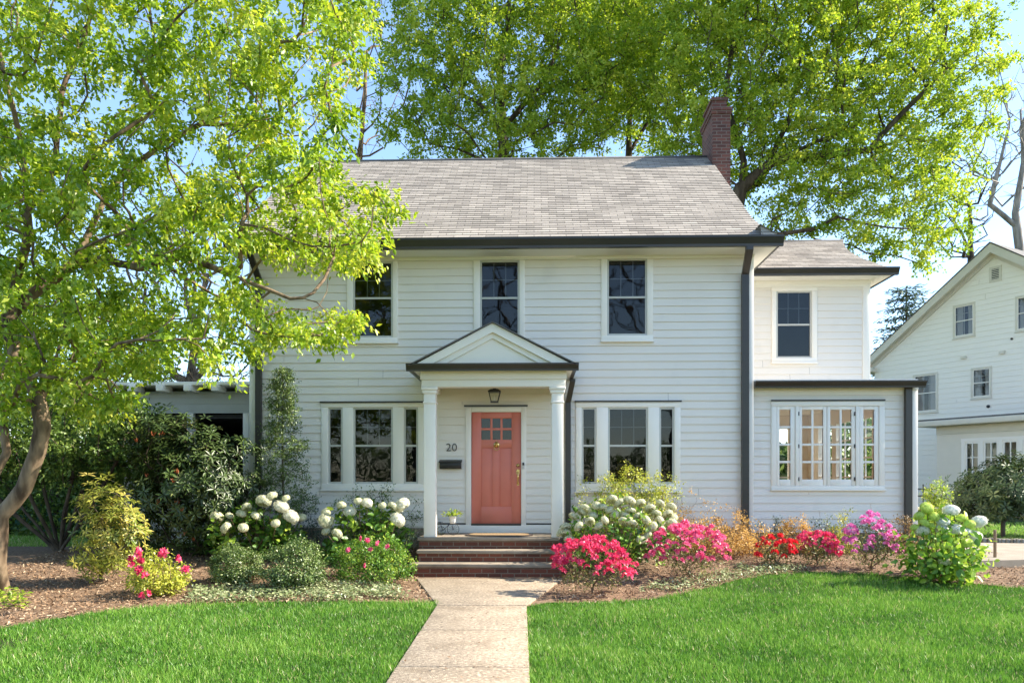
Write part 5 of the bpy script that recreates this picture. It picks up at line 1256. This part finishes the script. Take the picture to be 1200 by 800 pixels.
# rhododendrons
WH = ([], [])
for k in range(8):
    a = k * 2 * math.pi / 8 + .2 * (k % 2); b_ = len(WH[0]); el = .35 if k % 2 else -.05; c_, s_ = math.cos(a), math.sin(a)
    for (u, w, z) in ((.06, 0, 0), (.55, -.13, .04), (1, 0, -.08), (.55, .13, .04)):
        uu = u * math.cos(el); zz = u * math.sin(el) + z; WH[0].append((zz, uu * c_ - w * s_, uu * s_ + w * c_))
    WH[1].extend([(b_, b_ + 1, b_ + 2), (b_, b_ + 2, b_ + 3)])
def rhodo(name, label, base, ells, n, size, lm, mind, r0=.03, tips_up=.5, buds=0, cat='rhododendron', dark=0, bm='barkdark', per=2):
    tips = ell_sample(ells, n, mind, shell=.25)
    tips[:, 2] = np.maximum(tips[:, 2], base[2] + .08)
    t = thing(name, base, label, cat)
    sk = grow([[(base[0], base[1], base[2] - .03), (base[0], base[1], base[2] + .15)]], tips, r0, seg=.18, wob=.03, rmin=.004, expo=.4, up=.1)
    mb = MB(); skeleton_mesh(mb, sk, 5); mb.build('stems', M[bm], t, smooth=True)
    cen = np.mean([e[0] for e in ells], axis=0); P = np.repeat(tips, per, axis=0) + RNG.normal(size=(n_ := len(tips) * per, 3)) * size * .55
    ax_ = nrm(P - cen) * .7 + rdir(len(P)) * .35 + [0, -.1, tips_up]
    tt = np.repeat(np.clip(.42 + RNG.normal(size=len(P)) * .25, 0, 1), 1)
    o = inst('foliage', WH[0], WH[1], P, ax_, rdir(len(P)), size * RNG.uniform(.75, 1.2, len(P)), M[lm], t, tt)
    if buds:
        for fp in tips[np.argsort(tips[:, 1])[:buds * 3]][::3]:
            inst('bud', *NARROW, fp + RNG.normal(size=(9, 3)) * .012 + [0, -.02, .02], rdir(9) * .6 + [0, 0, 1], rdir(9), .07, M['budmat'], t)
    return t
M['budmat'] = leafmat('red buds', [(0, (.25, .06, .02)), (1, (.45, .14, .05))], .2, .03)
gb1 = ground_at(118, 682); dg = gb1[1] + 14
rhodo('rhododendron', 'upright rhododendron with yellowing leaves, standing in the mulch left of the dark one', gb1,
      [(np.array(atd(128, 640, dg)), (.42, .42, .42)), (np.array(atd(122, 590, dg)), (.38, .4, .42)), (np.array(atd(150, 610, dg)), (.3, .35, .35)), (np.array(atd(112, 662, dg)), (.3, .35, .2))], 140, .115, 'leaf_gold', .085, per=2, tips_up=.35)
gb2 = ground_at(238, 650); dg2 = gb2[1] + 14
rhodo('rhododendron', 'large dark rhododendron with long leaves and reddish buds in front of the side porch', (gb2[0], gb2[1], gb2[2]),
      [(np.array(atd(225, 570, dg2)), (1.05, .7, .75)), (np.array(atd(205, 520, dg2)), (.85, .6, .5)), (np.array(atd(175, 600, dg2)), (.5, .5, .6)), (np.array(atd(265, 580, dg2)), (.65, .5, .5)), (np.array(atd(185, 497, dg2)), (.6, .5, .22)), (np.array(atd(260, 528, dg2)), (.65, .4, .22)), (np.array(atd(225, 625, dg2)), (.95, .5, .35))], 430, .14, 'leaf_rhodo', .12, buds=12, per=3, r0=.05)
gb3 = (at(1175, 610, 3.2)[0], 3.2, .3)
rhodo('rhododendron', 'broad dark green rhododendron mass by the neighbouring driveway at the right edge', gb3,
      [(np.array(at(1165, 578, 3.2)), (.85, .8, .60)), (np.array(at(1195, 568, 3.4)), (.9, .8, .66)), (np.array(at(1240, 575, 3.4)), (.9, .8, .7)), (np.array(at(1140, 590, 3.0)), (.5, .6, .4))], 520, .15, 'leaf_rhodo', .10, per=3, r0=.05)
# upright sparse evergreen against the corner of the house
hb = at(333, 640, -.75); hb = (hb[0], hb[1], gz(hb[0], hb[1])); t = thing('holly_shrub', hb, 'tall narrow dark shrub with sparse tiers of twigs against the left corner of the house', 'shrub')
dH = 14 - .75; tp = []; 
for i in range(300):
    f_ = RNG.random(); py = 432 + f_ * 170; w_ = (6 + 34 * f_ ** .8) * RNG.uniform(-1, 1); tp.append(atd(331 + w_, py, dH + RNG.uniform(-.35, .35) * (.3 + f_)))
tp = np.array(tp); spine = [hb, atd(333, 600, dH), atd(331, 530, dH), atd(332, 470, dH), atd(331, 430, dH)]
sk = grow([spine], tp, .022, seg=.15, wob=.025, rmin=.003, expo=.4); mb = MB(); skeleton_mesh(mb, sk, 5); mb.build('stems', M['barkdark'], t, smooth=True)
leafy('foliage', tp, 60, .12, .036, M['leaf_box'], t, droop=.1)
shrub('evergreen_shrub', 'loose dark evergreen shrub spreading beneath the left front windows', 442, 625, 118, 562, 'foliage', 26, .04, 'leaf_box', Y=-0.62, ntips=170, spread=.05, shell=.3, low=.3, r0=.02, rag=.13, bm='barkdark')
shrub('evergreen_shrub', 'dark loose shrub behind the cream hydrangea at the house corner', 345, 628, 84, 570, 'foliage', 24, .04, 'leaf_juniper', Y=-0.65, ntips=110, spread=.05, shell=.3, low=.3, rag=.1, bm='barkdark')
# --- right front bed
t, tips, c, r, b = shrub('forsythia', 'twiggy yellow-green shrub reaching up in front of the right front windows', 740, 640, 118, 545, 'foliage', 30, .045, 'leaf_yel', Y=-0.6, ntips=210, spread=.05, shell=.3, low=.62, rag=.12, r0=.02)
heads = []
rr = np.random.default_rng(5)
cand = [(662, 617), (664, 626), (672, 606), (676, 616), (686, 595), (690, 611), (701, 617), (696, 602), (708, 608), (712, 596), (725, 590), (720, 603), (729, 611), (738, 598), (739, 587), (750, 589), (749, 603), (756, 610), (762, 594), (770, 601), (773, 590), (782, 603), (786, 594), (765, 617), (775, 620), (757, 626), (751, 633), (680, 600), (706, 593), (668, 634), (786, 612), (733, 603), (716, 586), (742, 612), (790, 606), (699, 592), (656, 624), (776, 611)]
for x_, y_ in cand: heads.append((x_ + rr.uniform(-2, 2), y_ + rr.uniform(-1.5, 1.5), rr.uniform(6.0, 8.5)))
hydrangea('wide mound of cream white hydrangea blooms right of the front steps', 723, 650, 140, 583, heads, 'hcream', Y=-1.6, ntips=120, per=16, size=.085, low=.35, sq=.85, shell=.45)
def azalea(label, px, pyb, wpx, pyt, fl, mat, n, per=14, lm='leaf_olive', low=.42, region=None, size=.04, fs=.042, nfl=7, spec=None, r0=.018, yel=0, sc=1.0):
    t, tips, c, r, b = shrub('azalea_bush', label, px, pyb, wpx, pyt, 'foliage', per, size, lm, cat='azalea', ntips=70, spread=.05, shell=.35, low=low, r0=r0, seg=.1)
    pts = []
    tries = 0
    while len(pts) < n and tries < 9000:
        tries += 1
        q = RNG.normal(size=3); q /= np.linalg.norm(q)
        if q[2] < -.12 or q[1] > .45: continue
        if q[2] < .3 and RNG.random() < .5: continue
        k = RNG.uniform(.86, 1.06) + .06 * math.sin(q[0] * 7 + q[1] * 5)
        p = np.array([c[0] + q[0] * r[0] * k, c[1] + q[1] * r[1] * k, c[2] + q[2] * r[2] * k])
        if pts and min(np.linalg.norm(p - z) for z in pts) < .075 * sc: continue
        pts.append(p)
    put_flowers(t, pts, 0, mat, fs, nfl, .045)
    return t
azalea('spreading hot pink azalea nearest to the right end of the brick steps', 694, 697, 96, 632, 0, 'pink', 78)
azalea('rose pink azalea between the white hydrangea mound and the dry orange shrub', 808, 676, 96, 616, 0, 'rose', 78)
azalea('small open azalea with bright red blooms in front of the sunroom', 911, 663, 46, 627, 0, 'red', 20, per=10)
azalea('small azalea with dark pink blooms just right of the red one', 958, 663, 50, 624, 0, 'pink', 30, per=12)
azalea('leggy magenta azalea between the dark pink azalea and the tall white hydrangea', 1021, 668, 62, 606, 0, 'magenta', 40, per=12, low=.4)
dry = shrub('dried_shrub', 'twiggy shrub with dry orange leaves in front of the right downspout', 853, 655, 116, 598, 'foliage', 30, .04, 'leaf_dry', Y=-0.95, ntips=210, spread=.045, shell=.15, low=.3, rag=.16, r0=.014, bm='twig')
shrub('dried_shrub', 'taller wispy shrub with dry orange twigs right behind the white hydrangea mound', 803, 640, 74, 578, 'foliage', 20, .038, 'leaf_dry', Y=-0.6, ntips=120, spread=.045, shell=.1, low=.3, rag=.22, r0=.012)
shrub('golden_shrub', 'small golden leaved shrub behind the red azalea', 932, 650, 48, 603, 'foliage', 36, .04, 'leaf_dry', Y=-0.65, ntips=80, spread=.04, shell=.3, rag=.1)
shrub('golden_shrub', 'yellow-green twiggy shrub behind the gap between the dark pink and magenta azaleas', 985, 650, 44, 600, 'foliage', 24, .045, 'leaf_gold', Y=-0.7, ntips=80, spread=.045, shell=.1, rag=.2)
shrub('juniper', 'low blue-green juniper under the left end of the sunroom wall', 910, 645, 46, 602, 'foliage', 30, .05, 'leaf_juniper', NARROW, Y=-0.45, ntips=60, spread=.04, shell=.2, rag=.15)
shrub('juniper', 'low blue-green juniper below the sunroom windows, left of the magenta azalea', 965, 645, 40, 606, 'foliage', 30, .05, 'leaf_juniper', NARROW, Y=-0.4, ntips=50, spread=.04, shell=.2, rag=.15)
shrub('juniper', 'low blue-green juniper behind the magenta azalea', 1022, 645, 56, 598, 'foliage', 30, .05, 'leaf_juniper', NARROW, Y=-0.45, ntips=70, spread=.04, shell=.2, rag=.15)
M['leaf_rust'] = leafmat('rusty leaves', [(0, (.10, .07, .03)), (.5, (.28, .17, .06)), (1, (.45, .30, .10))], .3, .04)
shrub('bronze_shrub', 'rust brown leaved shrub at the right corner of the sunroom', 1058, 648, 44, 602, 'foliage', 22, .042, 'leaf_rust', Y=-0.4, ntips=70, spread=.04, shell=.3)
ys = at(1100, 600, 1.2); 
t, *_ = shrub('conical_shrub', 'upright yellow tipped shrub in front of the iron fence', 1099, 640, 32, 557, 'foliage', 34, .05, 'leaf_lime', Y=1.3, ntips=90, spread=.05, shell=.2, low=.5)
hydrangea('tall hydrangea with white ball heads and lime leaves at the bed\'s right end', 1107, 683, 108, 596,
          [(1114.5, 598, 10), (1105, 611, 9), (1104, 620, 9.5), (1119, 620, 9), (1132, 623, 7), (1147, 611, 10.5), (1142, 628, 10), (1081, 622, 9, 'hcream'), (1083, 613, 8, 'hlime'), (1109, 640, 8, 'hlime'), (1133, 636, 8, 'hlime'), (1107, 657.5, 8.5, 'hcream'), (1077, 604, 7.5, 'hlime'), (1086, 595, 8, 'hlime'), (1072, 618, 6, 'hlime'), (1127, 607, 8, 'hlime'), (1095, 605, 7, 'hlime'), (1136, 614, 7, 'hlime'), (1091, 616, 6, 'hlime')],
          'hpure', 'leaf_hyd2', ntips=90, per=13, size=.105, low=.35, r0=.02)
# ground cover
def groundcover(label, poly, n, h, size=.05, mat='leaf_var'):
    g = [ground_at(*p)[:2] for p in poly]; xs = [p[0] for p in g]; ys = [p[1] for p in g]; P = []
    def ins(x, y):
        c = False; j = len(g) - 1
        for i in range(len(g)):
            if (g[i][1] > y) != (g[j][1] > y) and x < (g[j][0] - g[i][0]) * (y - g[i][1]) / (g[j][1] - g[i][1]) + g[i][0]: c = not c
            j = i
        return c
    while len(P) < n:
        x, y = RNG.uniform(min(xs), max(xs)), RNG.uniform(min(ys), max(ys))
        if ins(x, y) and (math.sin(x * 7 + 2 * y) * math.sin(y * 9 + x) > -.55): P.append((x, y, gz(x, y) + .02 + RNG.random() * h))
    P = np.array(P); m = len(P)
    o = inst('ground_cover', *LEAF, P, rdir(m) * [1, 1, .4], rdir(m) * .5 + [0, 0, 1], size * RNG.uniform(.6, 1.2, m), M[mat]); tag(o, label, 'ground cover', kind='stuff')
groundcover('variegated ground cover along the lawn edge in front of the boxwoods', [(215, 709), (225, 694), (300, 690), (352, 688), (400, 686), (460, 690), (482, 703), (400, 706), (300, 706)], 5200, .10, .055)
groundcover('variegated ground cover on the curve of the right lawn edge', [(755, 690), (840, 672), (870, 664), (915, 664), (960, 668), (940, 671), (880, 677), (850, 684), (800, 694), (750, 696)], 1900, .07, .05)
groundcover('yellow-green sprigs in the mulch by the tree at the left', [(-20, 722), (0, 700), (30, 705), (34, 716)], 220, .16, .08, 'leaf_lime')
# wooden stake
sg = ground_at(1166, 659); sk_ = MB(); sk_.box(sg[0] - .018, sg[0] + .018, sg[1] - .018, sg[1] + .018, sg[2] - .05, sg[2] + 38 * (sg[1] + 14) / F)
tag(sk_.build('wooden_stake', M['stake'], bevel=.004), 'short upright wooden stake in the mulch beside the driveway', 'stake')
# bark chips
r = np.random.default_rng(21); n = 60000; x = r.uniform(-8.5, 8.0, n); y = r.uniform(-6.2, 0, n)
ey = np.array([edge_y(v) for v in x]); ok = (y > ey - .02) & ~((x > ws[2][0] - .05) & (x < ws[2][1] + .05) & (y > PYF - .7)) & ~((y < -1.7) & (y > g0[1][1] - .1) & (x > g0[0][0] + (g0[1][0] - g0[0][0]) * np.clip((y + 2.1) / (g0[1][1] + 2.1), 0, 1)) & (x < g0[3][0] - .12))
x, y = x[ok], y[ok]; n = len(x); P = np.column_stack([x, y, np.array([gz(a, b) for a, b in zip(x, y)]) + .028 + r.random(n) * .012])
inst_o = inst('bark_chips', [(-.5, -.16, 0), (.5, -.12, 0), (.45, .16, .05), (-.5, .12, .05)], [(0, 1, 2, 3)], P, rdir(n, r) * [1, 1, .35], rdir(n, r) * .5 + [0, 0, 1], r.uniform(.02, .055, n), M['chips'], None, np.clip(r.normal(.45, .25, n), 0, 1))
tag(inst_o, 'loose brown bark chips covering the planting beds', 'mulch', kind='stuff')
r = np.random.default_rng(77); n = 150; yy = np.concatenate([r.uniform(-8.4, -4.4, 60), r.uniform(-4.5, -2.2, 90)]); xx = np.array([r.uniform(wl(v), wr(v)) if v < g0[1][1] else r.uniform(-1.3, .3) for v in yy])
k_ = (yy < g0[1][1]) | (xx > -.8 + .5 * r.random(n)); xx, yy = xx[k_], yy[k_]; n = len(xx)
o = inst('leaf_litter', *LEAF, np.column_stack([xx, yy, np.full(n, .043)]), rdir(n, r) * [1, 1, .1], rdir(n, r) * .25 + [0, 0, 1], r.uniform(.015, .045, n), M['chips'], None, r.uniform(0, .7, n)); tag(o, 'dry bits of leaf and bark blown over the front walk', 'leaf litter', kind='stuff')
# grass
r = np.random.default_rng(31)
def lawn(n, x0, x1, y0, y1, seed):
    r = np.random.default_rng(seed); x = r.uniform(x0, x1, n); y = r.uniform(y0, y1, n)
    return x, y
xs, ys = [], []
for (x0, x1, y0, y1, dens) in ((-4.9, 5.2, -8.8, -6.6, 5200), (-6.8, 7.6, -6.6, -4.0, 3600), (-1.0, 9.5, -4.0, -1.0, 3000), (-8.5, -6.8, -7.2, -4, 900), (7.6, 10.5, -8.8, -4, 900), (5.2, 7.6, -8.8, -6.6, 1200), (-6.8, -4.9, -8.8, -6.6, 1200)):
    n = int((x1 - x0) * (y1 - y0) * dens); xs.append(r.uniform(x0, x1, n)); ys.append(r.uniform(y0, y1, n))
x = np.concatenate(xs); y = np.concatenate(ys); ey = np.where(x < -.6, np.interp(x, [p[0] for p in eL], [p[1] for p in eL]), np.interp(x, [p[0] for p in eR], [p[1] for p in eR]))
wly = g0[1][0] + (g0[4][0] - g0[1][0]) * (y - g0[1][1]) / (g0[4][1] - g0[1][1]); wry_ = g0[2][0] + (g0[5][0] - g0[2][0]) * (y - g0[2][1]) / (g0[5][1] - g0[2][1])
ok = (y < ey + r.normal(0, .025, len(x)) + .02) & ((x < wly + r.normal(-.004, .012, len(x))) | (x > wry_ + r.normal(.004, .012, len(x)))); x, y = x[ok], y[ok]; n = len(x)
# vectorised ground height
def gzv(x, y):
    t = np.clip((y + 4.2) / 3.7, 0, 1); h = .3 * t * t * (3 - 2 * t); a = np.clip((np.abs(x + .9) - 1.5) / 1.1, 0, 1); a = a * a * (3 - 2 * a); b = np.clip((y + 1.2) / .7, 0, 1); b = b * b * (3 - 2 * b)
    return np.where(y < .5, h * (1 - (1 - a) * (1 - b)), h)
P = np.column_stack([x, y, gzv(x, y) - .004]); 
patch = np.sin(x * 2.1 + np.sin(y * 1.7) * 1.3) * np.sin(y * 2.6 + 1 + np.sin(x * 1.1)) ; fine = np.sin(x * 11 + 3 * np.sin(y * 7)) * np.sin(y * 13 + 2 * np.sin(x * 9))
hgt = .060 * (1 + .2 * patch + .2 * fine) * r.uniform(.6, 1.35, n)
lean = rdir(n, r) * [1, 1, 0]; up_ = lean * r.uniform(.15, 1.15, (n, 1)) + [0, 0, 1]
GB = ([(0, -.5, 0), (0, .5, 0), (.55, .36, .03), (.55, -.36, .03), (1, 0, .16)], [(0, 3, 2, 1), (3, 4, 2)])
tint = np.clip(.45 + .17 * patch + .12 * fine + r.normal(size=n) * .2, 0, .94); dead = r.random(n) < .035; tint[dead] = 1
o = inst('grass', *GB, P, up_, rdir(n, r) * [1, 1, .1], hgt, M['grass'], None, tint, W=r.uniform(.005, .0095, n)); tag(o, 'thick green mown grass of the front lawn', 'grass', kind='stuff')
print('grass blades', n)
# back lawns seen past the house
r = np.random.default_rng(41); n = 24000; x = r.uniform(7.6, 16, n); y = r.uniform(-.6, 9, n); k = (y > k0[1] + .25 + (x - k0[0]) * 0.02)
x, y = x[k], y[k]; n = len(x); P = np.column_stack([x, y, np.full(n, .298)])
o = inst('grass', *GB, P, rdir(n, r) * [.6, .6, 0] + [0, 0, 1], rdir(n, r), .06 * r.uniform(.6, 1.3, n), M['grass'], None, np.clip(.75 + r.normal(size=n) * .15, 0, 1), W=np.full(n, .02)); tag(o, 'sunlit grass strip beyond the driveway kerb at the right', 'grass', kind='stuff')
n = 30000; x = r.uniform(-16, -5.6, n); y = r.uniform(0.2, 3.5, n); P = np.column_stack([x, y, np.full(n, .298)])
o = inst('grass', *GB, P, rdir(n, r) * [.6, .6, 0] + [0, 0, 1], rdir(n, r), .06 * r.uniform(.6, 1.3, n), M['grass'], None, np.clip(.8 + r.normal(size=n) * .15, 0, 1), W=np.full(n, .02)); tag(o, 'patch of side lawn seen through the stems at the far left', 'grass', kind='stuff')
# ---------------------------------------------------------------- light and sky
W = bpy.data.worlds.new('World'); SC.world = W; W.use_nodes = True
nt = W.node_tree; nt.nodes.clear(); out = nt.nodes.new('ShaderNodeOutputWorld'); bg = nt.nodes.new('ShaderNodeBackground'); sk = nt.nodes.new('ShaderNodeTexSky')
sk.sky_type = 'NISHITA'; sk.sun_disc = False
AZ_X, AZ_Y, EL = math.cos(R(4)), math.sin(R(4)), R(38)     # toward the sun: right, slightly behind the facade
sk.sun_elevation = EL; sk.sun_rotation = math.atan2(AZ_X, AZ_Y); sk.air_density = 1.0; sk.dust_density = 0.4; sk.ozone_density = 2.5
bg.inputs['Strength'].default_value = 0.135
nt.links.new(sk.outputs[0], bg.inputs[0]); nt.links.new(bg.outputs[0], out.inputs[0])
sl_ = bpy.data.lights.new('sun', 'SUN'); sl_.energy = 4.6; sl_.angle = R(0.6); sl_.color = (1.0, .91, .76)
so_ = bpy.data.objects.new('sun', sl_); COL.objects.link(so_); so_.location = (20, 5, 20)
dv_ = Vector((AZ_X * math.cos(EL), AZ_Y * math.cos(EL), math.sin(EL))); so_.rotation_euler = dv_.to_track_quat('Z', 'Y').to_euler()
vs = SC.view_settings; SC.display_settings.display_device = 'sRGB'; vs.view_transform = 'Standard'; vs.look = 'None'; vs.gamma = 1; vs.exposure = 1.6; vs.use_curve_mapping = False
SC.cycles.max_bounces = 8; SC.cycles.transparent_max_bounces = 16; SC.cycles.diffuse_bounces = 4
SC.cycles.caustics_reflective = False; SC.cycles.caustics_refractive = False
